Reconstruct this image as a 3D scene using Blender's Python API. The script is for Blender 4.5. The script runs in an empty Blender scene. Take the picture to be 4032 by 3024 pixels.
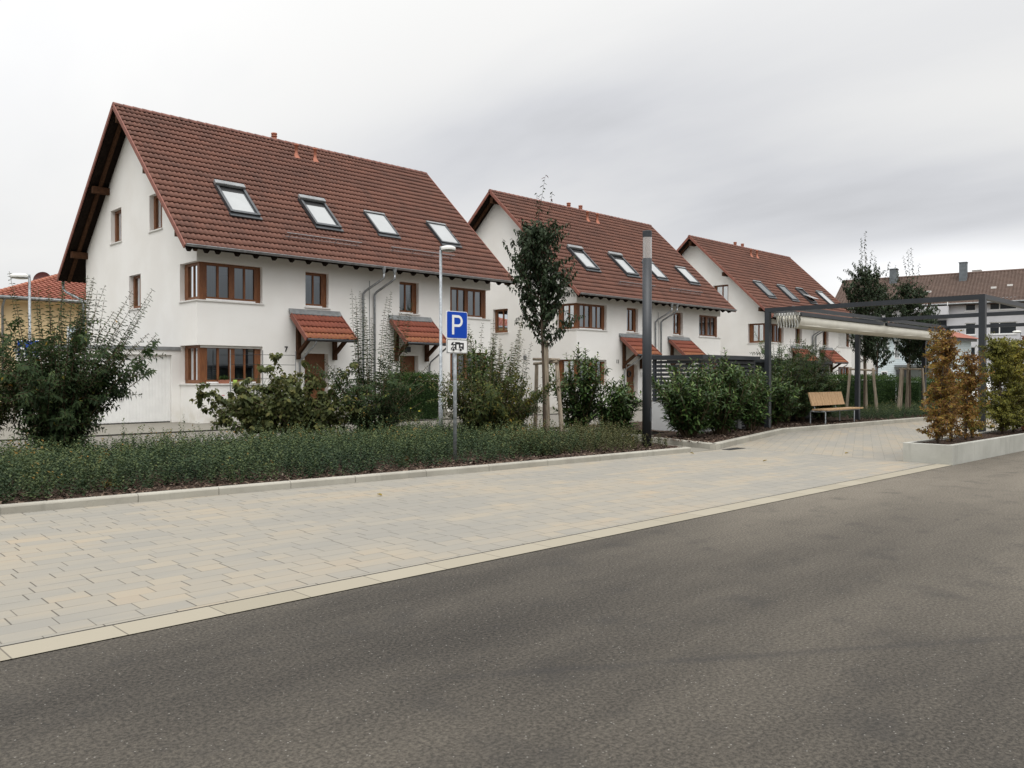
import bpy, math, random
import numpy as np
from mathutils import Vector, Matrix

# ------------------------------------------------------------------ scene, camera, sky, sun
scene = bpy.context.scene
COL = scene.collection
R = math.radians

HEAD = 45.156          # heading of the camera, degrees from +X (X runs along the house fronts, Y away from the road)
cam_data = bpy.data.cameras.new("camera")
cam = bpy.data.objects.new("camera", cam_data)
COL.objects.link(cam)
cam.location = (0, 0, 1.6)
cam.rotation_euler = (R(90 - 0.501), 0, R(HEAD - 90))
cam_data.sensor_fit = 'HORIZONTAL'
cam_data.sensor_width = 36.0
cam_data.lens = 36.0 * 3234 / 4032
cam_data.clip_start = 0.1
cam_data.clip_end = 3000
scene.camera = cam

SUN_AZ = (-0.62, -0.78)     # horizontal direction towards the brightest part of the cloud
SUN_EL = 58
w = bpy.data.worlds.new("World")
scene.world = w
w.use_nodes = True
nt = w.node_tree
nt.nodes.clear()
N = nt.nodes.new
L = nt.links.new


def wm(op, a, b=None, c=None):
    n = N('ShaderNodeMath'); n.operation = op
    for i, v in enumerate((a, b, c)):
        if v is None: continue
        if isinstance(v, (int, float)): n.inputs[i].default_value = v
        else: L(v, n.inputs[i])
    return n.outputs[0]


out = N('ShaderNodeOutputWorld')
bg = N('ShaderNodeBackground')
sky = N('ShaderNodeTexSky'); sky.sky_type = 'NISHITA'; sky.sun_disc = False
sky.sun_elevation = R(SUN_EL); sky.sun_rotation = math.atan2(SUN_AZ[0], SUN_AZ[1])
sky.air_density = 1.0; sky.dust_density = 2.0
tc = N('ShaderNodeTexCoord')
nrm = N('ShaderNodeVectorMath'); nrm.operation = 'NORMALIZE'; L(tc.outputs['Generated'], nrm.inputs[0])
sep = N('ShaderNodeSeparateXYZ'); L(nrm.outputs[0], sep.inputs[0])
X, Y, Z = sep.outputs
zc = wm('MAXIMUM', Z, 0.0)
# overcast: brighter overhead than near the horizon
front = wm('ADD', wm('MULTIPLY', wm('POWER', zc, 3.2), 1.55), 0.80)
# sky behind the viewer, shaped to deepen eave shade: dimmed low, brightened higher up
back = wm('ADD', wm('MULTIPLY', wm('POWER', zc, 1.25), 2.75), 0.22)
# cloud sheet coordinates (plane overhead)
inv = wm('DIVIDE', 1.0, wm('ADD', zc, 0.22))
cmb = N('ShaderNodeCombineXYZ'); L(wm('MULTIPLY', X, inv), cmb.inputs[0]); L(wm('MULTIPLY', Y, inv), cmb.inputs[1])
mp = N('ShaderNodeMapping'); mp.inputs['Rotation'].default_value = (0, 0, R(28)); mp.inputs['Scale'].default_value = (1.5, 0.62, 1)
L(cmb.outputs[0], mp.inputs[0])
nz = N('ShaderNodeTexNoise'); nz.inputs['Scale'].default_value = 1.15; nz.inputs['Detail'].default_value = 5; nz.inputs['Roughness'].default_value = .5
nz.inputs['Distortion'].default_value = .3
L(mp.outputs[0], nz.inputs['Vector'])
ramp = N('ShaderNodeMapRange'); ramp.interpolation_type = 'SMOOTHSTEP'
ramp.inputs[1].default_value = .36; ramp.inputs[2].default_value = .70
L(nz.outputs['Fac'], ramp.inputs[0])
cth, sth = math.cos(R(HEAD)), math.sin(R(HEAD))
# azimuth / elevation tangents relative to the street axis, used to place the two grey cloud banks
fwd = wm('ADD', wm('MULTIPLY', X, cth), wm('MULTIPLY', Y, sth))
rgt = wm('SUBTRACT', wm('MULTIPLY', X, sth), wm('MULTIPLY', Y, cth))
turn = N('ShaderNodeMapRange'); turn.interpolation_type = 'SMOOTHSTEP'; L(fwd, turn.inputs[0]); turn.inputs[1].default_value = -.35; turn.inputs[2].default_value = .35
base = wm('ADD', wm('MULTIPLY', front, turn.outputs[0]), wm('MULTIPLY', back, wm('SUBTRACT', 1.0, turn.outputs[0])))
fwd_p = wm('MAXIMUM', fwd, 0.05)
az = wm('DIVIDE', rgt, fwd_p)
el = wm('DIVIDE', Z, fwd_p)


def bank(ax, ey, slope, wx, wy):
    dx = wm('SUBTRACT', az, ax)
    dy = wm('SUBTRACT', wm('SUBTRACT', el, ey), wm('MULTIPLY', dx, slope))
    q = wm('ADD', wm('POWER', wm('DIVIDE', dx, wx), 2.0), wm('POWER', wm('DIVIDE', dy, wy), 2.0))
    return wm('MULTIPLY', wm('EXPONENT', wm('MULTIPLY', q, -1.0)), wm('GREATER_THAN', fwd, 0.05))


nz2 = N('ShaderNodeTexNoise'); nz2.inputs['Scale'].default_value = 5.0; nz2.inputs['Detail'].default_value = 4
L(mp.outputs[0], nz2.inputs['Vector'])
soft = wm('ADD', .55, wm('MULTIPLY', nz2.outputs['Fac'], .9))
b1 = bank(.06, .31, .20, .22, .055)
b2 = bank(.42, .205, -.05, .46, .085)
b3 = bank(.58, .130, .05, .26, .036)      # bright gap under the right-hand bank
b4 = bank(-.66, .46, 0.0, .42, .26)       # whitest sky on the left
grey = wm('ADD', wm('MULTIPLY', ramp.outputs[0], .075), wm('MULTIPLY', soft, wm('ADD', wm('MULTIPLY', b1, .14), wm('MULTIPLY', b2, .15))))
lum = wm('ADD', wm('SUBTRACT', base, grey), wm('ADD', wm('MULTIPLY', b3, .40), wm('MULTIPLY', b4, .19)))
tint = N('ShaderNodeMix'); tint.data_type = 'RGBA'
L(wm('MULTIPLY', grey, 6.0), tint.inputs['Factor'])
tint.inputs['A'].default_value = (1.005, 1.0, .985, 1); tint.inputs['B'].default_value = (.975, .985, 1.02, 1)
cl = N('ShaderNodeVectorMath'); cl.operation = 'SCALE'; L(tint.outputs['Result'], cl.inputs[0]); L(lum, cl.inputs['Scale'])
sk = N('ShaderNodeVectorMath'); sk.operation = 'SCALE'; L(sky.outputs[0], sk.inputs[0]); sk.inputs['Scale'].default_value = .1
mx = N('ShaderNodeMix'); mx.data_type = 'RGBA'; mx.inputs['Factor'].default_value = .95
L(sk.outputs[0], mx.inputs['A']); L(cl.outputs[0], mx.inputs['B'])
L(mx.outputs['Result'], bg.inputs['Color'])
bg.inputs['Strength'].default_value = 1.0
L(bg.outputs[0], out.inputs['Surface'])

sun_d = bpy.data.lights.new("sun", 'SUN')
sun_d.energy = 1.2; sun_d.angle = R(48); sun_d.color = (1.0, .965, .91)
sun = bpy.data.objects.new("sun", sun_d); COL.objects.link(sun)
sd = Vector((SUN_AZ[0] * math.cos(R(SUN_EL)), SUN_AZ[1] * math.cos(R(SUN_EL)), math.sin(R(SUN_EL))))
sun.rotation_euler = sd.to_track_quat('Z', 'Y').to_euler()
sun.location = (0, 0, 40)

scene.view_settings.view_transform = 'Standard'
scene.view_settings.look = 'None'
scene.view_settings.exposure = 0.10
scene.view_settings.gamma = 1.0
scene.render.engine = 'CYCLES'
scene.cycles.max_bounces = 8
scene.cycles.transparent_max_bounces = 12
scene.cycles.caustics_reflective = False
scene.cycles.caustics_refractive = False

# ------------------------------------------------------------------ helpers


def tag(o, label=None, cat=None, group=None, kind=None):
    if label: o['label'] = label
    if cat: o['category'] = cat
    if group: o['group'] = group
    if kind: o['kind'] = kind
    return o


def empty(name, loc, label, cat, group=None, rz=0):
    o = bpy.data.objects.new(name, None); COL.objects.link(o)
    o.location = loc; o.rotation_euler = (0, 0, rz); o.empty_display_size = .3
    return tag(o, label, cat, group)


class MB:
    def __init__(s): s.v = []; s.f = []; s.uv = {}

    def add(s, verts, faces):
        b = len(s.v); s.v += [tuple(p) for p in verts]; s.f += [tuple(i + b for i in f) for f in faces]; return s

    def quad(s, a, b, c, d): return s.add([a, b, c, d], [(0, 1, 2, 3)])

    def hexa(s, p):   # p: bottom 4 (ccw seen from above), top 4
        return s.add(p, [(3, 2, 1, 0), (4, 5, 6, 7), (0, 1, 5, 4), (1, 2, 6, 5), (2, 3, 7, 6), (3, 0, 4, 7)])

    def box(s, x0, x1, y0, y1, z0, z1):
        return s.hexa([(x0, y0, z0), (x1, y0, z0), (x1, y1, z0), (x0, y1, z0), (x0, y0, z1), (x1, y0, z1), (x1, y1, z1), (x0, y1, z1)])

    def beam(s, p, q, wd, ht, up=(0, 0, 1)):
        p = Vector(p); q = Vector(q); d = (q - p).normalized(); u = Vector(up)
        sx = d.cross(u).normalized() * (wd / 2); u2 = sx.cross(d).normalized() * (ht / 2)
        return s.hexa([p - sx - u2, p + sx - u2, q + sx - u2, q - sx - u2, p - sx + u2, p + sx + u2, q + sx + u2, q - sx + u2])

    def tube(s, pts, rad, n=8, cap=True):
        pts = [Vector(p) for p in pts]
        if not hasattr(rad, '__len__'): rad = [rad] * len(pts)
        rings = []
        ref = None
        for i, p in enumerate(pts):
            a = pts[max(i - 1, 0)]; b = pts[min(i + 1, len(pts) - 1)]
            d = (b - a).normalized()
            if ref is None:
                ref = Vector((0, 0, 1)) if abs(d.z) < .9 else Vector((1, 0, 0))
            sx = d.cross(ref).normalized(); sy = sx.cross(d).normalized()
            ref = sy
            rings.append([p + (sx * math.cos(2 * math.pi * k / n) + sy * math.sin(2 * math.pi * k / n)) * rad[i] for k in range(n)])
        vs = [v for r_ in rings for v in r_]
        fs = []
        for i in range(len(pts) - 1):
            for k in range(n):
                k2 = (k + 1) % n
                fs.append((i * n + k, i * n + k2, (i + 1) * n + k2, (i + 1) * n + k))
        if cap:
            fs.append(tuple(range(n - 1, -1, -1))); fs.append(tuple((len(pts) - 1) * n + k for k in range(n)))
        return s.add(vs, fs)

    def lathe(s, prof, c=(0, 0, 0), n=20):
        vs = []; fs = []
        for (r_, z_) in prof:
            for k in range(n):
                a = 2 * math.pi * k / n; vs.append((c[0] + r_ * math.cos(a), c[1] + r_ * math.sin(a), c[2] + z_))
        for i in range(len(prof) - 1):
            for k in range(n):
                k2 = (k + 1) % n; fs.append((i * n + k, i * n + k2, (i + 1) * n + k2, (i + 1) * n + k))
        return s.add(vs, fs)

    def prism(s, poly, o, ex, ey, depth):
        """poly in (ex,ey) coordinates at o, extruded by vector depth"""
        o = Vector(o); ex = Vector(ex); ey = Vector(ey); dp = Vector(depth); n = len(poly)
        a = [o + ex * p[0] + ey * p[1] for p in poly]; b = [p + dp for p in a]
        fs = [tuple(range(n)), tuple(range(2 * n - 1, n - 1, -1))]
        for k in range(n):
            k2 = (k + 1) % n; fs.append((k, n + k, n + k2, k2))
        return s.add(a + b, fs)

    def build(s, name, mat, parent=None, smooth=False, bevel=0, label=None):
        me = bpy.data.meshes.new(name)
        me.from_pydata(s.v, [], s.f); me.validate(); me.update()
        if mat: me.materials.append(mat)
        if smooth:
            me.polygons.foreach_set('use_smooth', [True] * len(me.polygons))
        o = bpy.data.objects.new(name, me); COL.objects.link(o)
        if parent: o.parent = parent
        if bevel:
            m = o.modifiers.new('bevel', 'BEVEL'); m.width = bevel; m.segments = 2; m.limit_method = 'ANGLE'
            me.polygons.foreach_set('use_smooth', [False] * len(me.polygons))
        if label: o['label'] = label
        return o


def np_mesh(name, verts, quads=None, tris=None, mat=None, parent=None, rnd=None, uv=None, smooth=False):
    """fast mesh from numpy arrays"""
    me = bpy.data.meshes.new(name)
    nv = len(verts)
    loops = []; starts = []; n = 0
    if quads is not None and len(quads):
        loops.append(quads.reshape(-1)); starts.append(np.arange(len(quads)) * 4); n = len(quads) * 4
    if tris is not None and len(tris):
        loops.append(tris.reshape(-1)); starts.append(n + np.arange(len(tris)) * 3)
    loops = np.concatenate(loops).astype(np.int32); starts = np.concatenate(starts).astype(np.int32)
    me.vertices.add(nv); me.vertices.foreach_set('co', np.asarray(verts, np.float32).reshape(-1))
    me.loops.add(len(loops)); me.loops.foreach_set('vertex_index', loops)
    me.polygons.add(len(starts)); me.polygons.foreach_set('loop_start', starts)
    if smooth: me.polygons.foreach_set('use_smooth', np.ones(len(starts), bool))
    me.update(calc_edges=True)
    if rnd is not None:
        a = me.attributes.new('rnd', 'FLOAT', 'POINT'); a.data.foreach_set('value', np.asarray(rnd, np.float32))
    if uv is not None:
        l = me.uv_layers.new(name='UVMap'); l.data.foreach_set('uv', np.asarray(uv, np.float32)[loops].reshape(-1))
    if mat: me.materials.append(mat)
    o = bpy.data.objects.new(name, me); COL.objects.link(o)
    if parent: o.parent = parent
    return o


# ------------------------------------------------------------------ materials
class NB:
    def __init__(s, name):
        s.m = bpy.data.materials.new(name); s.m.use_nodes = True
        s.t = s.m.node_tree; s.t.nodes.clear()
        s.out = s.t.nodes.new('ShaderNodeOutputMaterial')

    def n(s, t, **kw):
        nd = s.t.nodes.new(t)
        for k, v in kw.items(): setattr(nd, k, v)
        return nd

    def l(s, a, b): s.t.links.new(a, b)

    def put(s, sock, v):
        if hasattr(v, 'is_output') or hasattr(v, 'links'): s.l(v, sock)
        else: sock.default_value = v

    def math(s, op, a, b=None, c=None, clamp=False):
        nd = s.n('ShaderNodeMath', operation=op); nd.use_clamp = clamp
        for i, v in enumerate((a, b, c)):
            if v is not None: s.put(nd.inputs[i], v)
        return nd.outputs[0]

    def coord(s, kind='Object'): return s.n('ShaderNodeTexCoord').outputs[kind]

    def map(s, vec, scale=(1, 1, 1), loc=(0, 0, 0), rot=(0, 0, 0)):
        nd = s.n('ShaderNodeMapping'); s.l(vec, nd.inputs[0])
        nd.inputs['Scale'].default_value = scale; nd.inputs['Location'].default_value = loc; nd.inputs['Rotation'].default_value = rot
        return nd.outputs[0]

    def noise(s, vec, scale, detail=3, rough=.5, dist=0):
        nd = s.n('ShaderNodeTexNoise'); nd.inputs['Scale'].default_value = scale; nd.inputs['Detail'].default_value = detail
        nd.inputs['Roughness'].default_value = rough; nd.inputs['Distortion'].default_value = dist
        if vec is not None: s.l(vec, nd.inputs['Vector'])
        return nd.outputs['Fac']

    def white(s, vec=None, wv=None, dim='3D'):
        nd = s.n('ShaderNodeTexWhiteNoise', noise_dimensions=dim)
        if vec is not None: s.l(vec, nd.inputs['Vector'])
        if wv is not None: s.put(nd.inputs['W'], wv)
        return nd.outputs['Value']

    def rng(s, v, a, b, c=0., d=1., smooth=True):
        nd = s.n('ShaderNodeMapRange'); nd.interpolation_type = 'SMOOTHSTEP' if smooth else 'LINEAR'
        s.put(nd.inputs[0], v)
        for i, q in enumerate((a, b, c, d)): nd.inputs[i + 1].default_value = q
        return nd.outputs[0]

    def mix(s, f, a, b, mode='MIX'):
        nd = s.n('ShaderNodeMix', data_type='RGBA', blend_type=mode)
        s.put(nd.inputs['Factor'], f)
        for k, v in (('A', a), ('B', b)):
            if isinstance(v, tuple): nd.inputs[k].default_value = (v[0], v[1], v[2], 1)
            else: s.l(v, nd.inputs[k])
        return nd.outputs['Result']

    def ramp(s, f, stops):
        nd = s.n('ShaderNodeValToRGB'); s.put(nd.inputs[0], f)
        e = nd.color_ramp.elements
        while len(e) < len(stops): e.new(.5)
        for i, (p, c) in enumerate(stops): e[i].position = p; e[i].color = (c[0], c[1], c[2], 1)
        return nd.outputs[0]

    def bump(s, h, strength=.3, dist=.02):
        nd = s.n('ShaderNodeBump'); nd.inputs['Strength'].default_value = strength; nd.inputs['Distance'].default_value = dist
        s.l(h, nd.inputs['Height']); return nd.outputs[0]

    def pbr(s, color, rough=.6, metal=0., normal=None, spec=.5, trans=0.):
        p = s.n('ShaderNodeBsdfPrincipled')
        if isinstance(color, tuple): p.inputs['Base Color'].default_value = (*color[:3], 1)
        else: s.l(color, p.inputs['Base Color'])
        s.put(p.inputs['Roughness'], rough); s.put(p.inputs['Metallic'], metal)
        p.inputs['Specular IOR Level'].default_value = spec
        if normal is not None: s.l(normal, p.inputs['Normal'])
        if trans:
            tr = s.n('ShaderNodeBsdfTranslucent')
            if isinstance(color, tuple): tr.inputs[0].default_value = (*color[:3], 1)
            else: s.l(color, tr.inputs[0])
            ms = s.n('ShaderNodeMixShader'); ms.inputs[0].default_value = trans
            s.l(p.outputs[0], ms.inputs[1]); s.l(tr.outputs[0], ms.inputs[2]); s.l(ms.outputs[0], s.out.inputs[0])
        else:
            s.l(p.outputs[0], s.out.inputs[0])
        return s.m


def simple(name, col, rough=.6, metal=0., var=.12, scale=6., bump=0., spec=.5):
    b = NB(name); c = b.coord()
    f = b.noise(c, scale, 4)
    cc = b.mix(b.rng(f, .3, .7), tuple(x * (1 - var) for x in col), tuple(x * (1 + var) for x in col))
    nm = b.bump(b.noise(c, scale * 12, 3), bump, .01) if bump else None
    return b.pbr(cc, rough, metal, nm, spec)


M = {}
# plaster: rough render with faint rain streaks and dirt low on the wall
b = NB('white_plaster'); c = b.coord()
f = b.noise(c, .7, 4); st = b.noise(b.map(c, (2.2, 2.2, .12)), 1.6, 4)
col = b.mix(b.rng(f, .35, .7), (.80, .785, .755), (.845, .835, .81))
col = b.mix(b.math('MULTIPLY', b.rng(st, .58, .85), .16), col, (.70, .685, .65))
sz = b.n('ShaderNodeSeparateXYZ'); b.l(c, sz.inputs[0])
dirt = b.math('MULTIPLY', b.rng(sz.outputs[2], .05, .75, 1., 0.), b.rng(b.noise(c, 3, 4), .35, .7))
col = b.mix(b.math('MULTIPLY', dirt, .55), col, (.60, .56, .47))
M['plaster'] = b.pbr(col, .85, 0, b.bump(b.noise(c, 90, 3), .35, .01), .2)

# roof tiles: one tone per tile, weathering patches, pale lichen
def tile_mat(name, c1, c2, lich=(.30, .30, .24), lamt=.6, orange=0.):
    b = NB(name); uv = b.coord('UV'); c = b.coord()
    fl = b.n('ShaderNodeVectorMath', operation='FLOOR'); b.l(uv, fl.inputs[0])
    wn = b.white(fl.outputs[0])
    big = b.noise(c, .45, 4, .6); sm = b.noise(c, 9, 4, .6)
    f = b.math('ADD', b.math('MULTIPLY', wn, .45), b.math('ADD', b.math('MULTIPLY', b.rng(big, .3, .7), .35), b.math('MULTIPLY', sm, .2)))
    col = b.mix(f, c1, c2)
    sp = b.rng(b.noise(c, 2.3, 5, .65), .60, .78)
    col = b.mix(b.math('MULTIPLY', sp, .40), col, (c1[0] * .55, c1[1] * .6, c1[2] * .7))
    li = b.math('MULTIPLY', b.rng(b.noise(c, 5, 5, .7), .66, .78), b.rng(b.noise(c, .35, 2), .56, .66))
    col = b.mix(b.math('MULTIPLY', li, lamt), col, lich)
    if orange:
        s2 = b.n('ShaderNodeSeparateXYZ'); b.l(uv, s2.inputs[0])
        g = b.math('MULTIPLY', b.rng(s2.outputs[1], .8, 2.0, 1., 0.), b.rng(sm, .3, .6))
        col = b.mix(b.math('MULTIPLY', g, orange), col, (.30, .15, .04))
    # crests of the rolls are paler than the troughs
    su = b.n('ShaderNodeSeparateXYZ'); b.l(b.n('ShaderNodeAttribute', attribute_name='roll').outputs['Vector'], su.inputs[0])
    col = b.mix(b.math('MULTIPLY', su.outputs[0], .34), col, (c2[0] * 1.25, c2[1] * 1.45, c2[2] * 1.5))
    return b.pbr(col, .72, 0, b.bump(b.noise(c, 60, 3), .2, .01), .35)


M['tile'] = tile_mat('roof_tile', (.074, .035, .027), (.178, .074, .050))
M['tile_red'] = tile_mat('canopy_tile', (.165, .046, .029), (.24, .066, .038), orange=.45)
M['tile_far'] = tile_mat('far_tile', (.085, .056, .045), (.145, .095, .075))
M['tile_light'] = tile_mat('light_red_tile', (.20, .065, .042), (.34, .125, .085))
M['verge'] = simple('verge_tile', (.215, .078, .055), .7, 0, .15, 4)
M['ridge'] = simple('ridge_tile', (.19, .085, .065), .75, 0, .35, 5)
M['clay'] = simple('clay_pipe', (.34, .12, .07), .7, 0, .15, 5)

def wood_mat(name, c1, c2, scale=(3, 3, 40), rough=.5, spec=.4):
    b = NB(name); c = b.coord()
    g = b.noise(b.map(c, scale), 2.0, 4, .6, .4)
    col = b.mix(b.rng(g, .3, .7), c1, c2)
    return b.pbr(col, rough, 0, b.bump(g, .12, .005), spec)


M['frame'] = wood_mat('brown_window_wood', (.120, .041, .015), (.205, .078, .026), (20, 20, 2))
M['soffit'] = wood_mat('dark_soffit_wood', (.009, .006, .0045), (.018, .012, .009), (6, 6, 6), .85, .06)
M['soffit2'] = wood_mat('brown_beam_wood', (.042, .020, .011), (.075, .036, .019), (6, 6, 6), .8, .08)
M['door'] = wood_mat('door_wood', (.12, .044, .016), (.19, .074, .027), (14, 14, 1.5))
M['teak'] = wood_mat('larch_slats', (.36, .225, .115), (.50, .335, .185), (16, 16, 2), .55)
M['stake'] = wood_mat('weathered_stake_wood', (.20, .165, .125), (.38, .32, .245), (18, 18, 1.2), .8, .2)
M['bark'] = wood_mat('bark', (.055, .042, .032), (.12, .09, .066), (14, 14, 3), .85, .2)
M['twig'] = wood_mat('twig_bark', (.085, .062, .04), (.16, .12, .075), (14, 14, 3), .8, .2)
M['zinc'] = simple('zinc', (.30, .315, .33), .42, .75, .2, 7)
M['zinc_dull'] = simple('dull_zinc_sheet', (.24, .25, .255), .55, .35, .15, 5)
M['galv'] = simple('galvanised_steel', (.30, .325, .345), .5, .3, .25, 16)
M['lampwhite'] = simple('lamp_white', (.78, .78, .75), .4, 0, .04, 3)
M['lampglass'] = simple('lamp_underside', (.30, .30, .28), .25, 0, .2, 10)
M['anth'] = simple('anthracite_paint', (.025, .029, .035), .42, 0, .14, 3, .04)
M['black'] = simple('black_plastic', (.015, .015, .016), .5, 0, .1, 5)
M['concrete'] = None
M['sill'] = simple('sill_stone', (.70, .69, .665), .6, 0, .06, 6)
M['white'] = simple('white_paint', (.80, .80, .785), .45, 0, .03, 4)
M['winwhite'] = simple('white_window_frame', (.78, .78, .77), .4, 0, .03, 4)
M['greybox'] = simple('grey_render', (.50, .505, .51), .8, 0, .07, 1.5, .1)
M['signblue'] = simple('sign_blue', (.004, .055, .40), .5, 0, .03, 3, 0., .2)
M['signwhite'] = simple('sign_white', (.78, .79, .79), .35, 0, .03, 4)
M['signblack'] = simple('sign_black', (.012, .012, .014), .4, 0, .03, 4)
M['darkframe'] = simple('dark_skylight_metal', (.060, .066, .072), .38, .4, .1, 4)
M['blind'] = simple('skylight_blind', (.37, .385, .39), .14, 0, .04, 2)
M['skydark'] = simple('dark_skylight_glass', (.06, .075, .08), .08, 0, .1, 2)
M['curtain'] = None
M['cream'] = simple('cream_render', (.66, .51, .30), .85, 0, .05, .8, .15)
M['aptwall'] = simple('pale_grey_render', (.56, .56, .585), .85, 0, .06, .6, .1)
M['darkglass'] = simple('dark_glass', (.022, .026, .030), .06, 0, .2, .5)
M['dish'] = simple('dark_red_dish', (.075, .020, .018), .5, 0, .08, 3)
M['siding'] = simple('pale_clapboard', (.60, .68, .70), .6, 0, .04, 1.5)
M['fabric'] = simple('cream_awning_fabric', (.66, .64, .57), .85, 0, .05, 3, .1)
M['chrome'] = simple('steel_rail', (.45, .46, .47), .3, .85, .1, 5)
M['terracotta'] = simple('terracotta', (.33, .13, .08), .7, 0, .1, 5)
M['carpaint'] = simple('white_car_paint', (.74, .74, .73), .25, 0, .02, 2)
M['tyre'] = simple('tyre_rubber', (.02, .02, .02), .8, 0, .1, 5)
M['tail'] = simple('red_lens', (.40, .02, .02), .2, 0, .05, 5)

# curtain cloth, fold shading painted as pale and dark upright streaks
b = NB('curtain_cloth'); c = b.coord()
wv = b.noise(b.map(c, (14, 14, .5)), 1.0, 3)
M['curtain'] = b.pbr(b.mix(wv, (.40, .43, .46), (.72, .74, .75)), .9)
b = NB('frosted_film'); M['film'] = b.pbr(b.mix(b.noise(b.coord(), 3), (.17, .22, .235), (.23, .28, .29)), .4)

# window glass: see-through with a reflection that grows at grazing angles
b = NB('window_glass')
tr = b.n('ShaderNodeBsdfTransparent'); tr.inputs[0].default_value = (.80, .83, .84, 1)
gl = b.n('ShaderNodeBsdfGlossy'); gl.inputs['Roughness'].default_value = .015
fr = b.n('ShaderNodeFresnel'); fr.inputs['IOR'].default_value = 2.8; gl.inputs[0].default_value = (.88, .94, 1., 1)
ms = b.n('ShaderNodeMixShader'); b.l(b.math('MULTIPLY', fr.outputs[0], 1.25, clamp=True), ms.inputs[0]); b.l(tr.outputs[0], ms.inputs[1]); b.l(gl.outputs[0], ms.inputs[2])
b.l(ms.outputs[0], b.out.inputs[0]); M['glass'] = b.m
# clear lamp cylinder
b = NB('clear_acrylic')
tr = b.n('ShaderNodeBsdfTransparent'); tr.inputs[0].default_value = (.86, .84, .83, 1)
gl = b.n('ShaderNodeBsdfGlossy'); gl.inputs['Roughness'].default_value = .04
df = b.n('ShaderNodeBsdfDiffuse'); df.inputs[0].default_value = (.7, .66, .64, 1)
lw = b.n('ShaderNodeLayerWeight'); lw.inputs[0].default_value = .35
ms0 = b.n('ShaderNodeMixShader'); ms0.inputs[0].default_value = .42; b.l(tr.outputs[0], ms0.inputs[1]); b.l(df.outputs[0], ms0.inputs[2])
ms = b.n('ShaderNodeMixShader'); b.l(lw.outputs['Facing'], ms.inputs[0]); b.l(ms0.outputs[0], ms.inputs[1]); b.l(gl.outputs[0], ms.inputs[2])
b.l(ms.outputs[0], b.out.inputs[0]); M['acryl'] = b.m

# concrete kerbs / planter
def concrete(name, c1, c2):
    b = NB(name); c = b.coord()
    f = b.noise(c, 1.3, 5, .6); g = b.noise(c, 26, 4, .7); st = b.noise(b.map(c, (3, 3, .35)), 2.2, 4)
    col = b.mix(b.rng(f, .3, .7), c1, c2)
    col = b.mix(b.math('MULTIPLY', b.rng(st, .55, .75), .35), col, tuple(x * .62 for x in c1))
    col = b.mix(b.math('MULTIPLY', b.rng(g, .55, .75), .3), col, tuple(x * .7 for x in c1))
    return b.pbr(col, .85, 0, b.bump(g, .25, .01), .25)


M['concrete'] = concrete('kerb_concrete', (.30, .285, .245), (.385, .37, .32))
M['planter'] = concrete('planter_concrete', (.36, .36, .325), (.45, .45, .41))

# asphalt: fine aggregate, worn lanes, a paler ramp along X, a sealed joint and a few stains
b = NB('asphalt'); c = b.coord()
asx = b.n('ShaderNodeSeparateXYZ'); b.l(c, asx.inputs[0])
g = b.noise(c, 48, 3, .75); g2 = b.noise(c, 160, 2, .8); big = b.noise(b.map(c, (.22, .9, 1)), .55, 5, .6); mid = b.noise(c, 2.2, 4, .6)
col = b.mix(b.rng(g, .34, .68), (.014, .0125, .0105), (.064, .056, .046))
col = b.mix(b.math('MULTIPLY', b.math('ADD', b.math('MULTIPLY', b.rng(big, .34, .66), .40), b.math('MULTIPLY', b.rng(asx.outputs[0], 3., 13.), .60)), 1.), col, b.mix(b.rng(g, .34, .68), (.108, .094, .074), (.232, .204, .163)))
col = b.mix(b.math('MULTIPLY', b.rng(mid, .50, .75), .45), col, (.030, .028, .026))
vo = b.n('ShaderNodeTexVoronoi'); vo.inputs['Scale'].default_value = 42; b.l(c, vo.inputs['Vector'])
peb = b.math('MULTIPLY', b.rng(vo.outputs['Distance'], .10, .22, 1., 0.), b.math('GREATER_THAN', b.white(vo.outputs['Position']), .86))
col = b.mix(b.math('MULTIPLY', peb, .8), col, (.30, .285, .26))
blk = b.math('MULTIPLY', b.rng(vo.outputs['Distance'], .10, .3, 1., 0.), b.math('LESS_THAN', b.white(vo.outputs['Position']), .16))
col = b.mix(b.math('MULTIPLY', blk, .6), col, (.03, .028, .027))
sx = b.n('ShaderNodeSeparateXYZ'); b.l(c, sx.inputs[0])
# paving-machine joint running along the road and a fainter one beside it
wob = b.math('MULTIPLY', b.math('SUBTRACT', b.noise(b.map(c, (.8, .8, .8)), 1.2, 4), .5), .16)
for (y0, slope, wd, am) in ((5.204, -.665, .05, .42), (3.2, -.02, .04, .10)):
    yy = b.math('SUBTRACT', b.math('ADD', sx.outputs[1], b.math('MULTIPLY', wob, .35)), b.math('ADD', b.math('MULTIPLY', sx.outputs[0], slope), y0))
    jn = b.math('MULTIPLY', b.rng(b.math('ABSOLUTE', yy), wd * .1, wd * 1.9, 1., 0.), b.math('MULTIPLY', b.rng(b.noise(c, 1.1, 4), .3, .6, .35, 1.), b.rng(sx.outputs[0], 1.2, 3.6)))
    col = b.mix(b.math('MULTIPLY', jn, am), col, (.030, .028, .027))
v2 = b.n('ShaderNodeTexVoronoi'); v2.inputs['Scale'].default_value = 1.1; b.l(b.map(c, (1, 1.6, 1)), v2.inputs['Vector'])
spot = b.math('MULTIPLY', b.rng(b.math('ADD', v2.outputs['Distance'], b.math('MULTIPLY', b.noise(c, 9, 3), .12)), .10, .14, 1., 0.), b.math('GREATER_THAN', b.white(v2.outputs['Position']), .72))
col = b.mix(b.math('MULTIPLY', spot, .7), col, (.022, .021, .020))
hb = b.math('ADD', g, b.math('MULTIPLY', g2, .6))
M['asphalt'] = b.pbr(col, .85, 0, b.bump(hb, .7, .014), .35)
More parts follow.
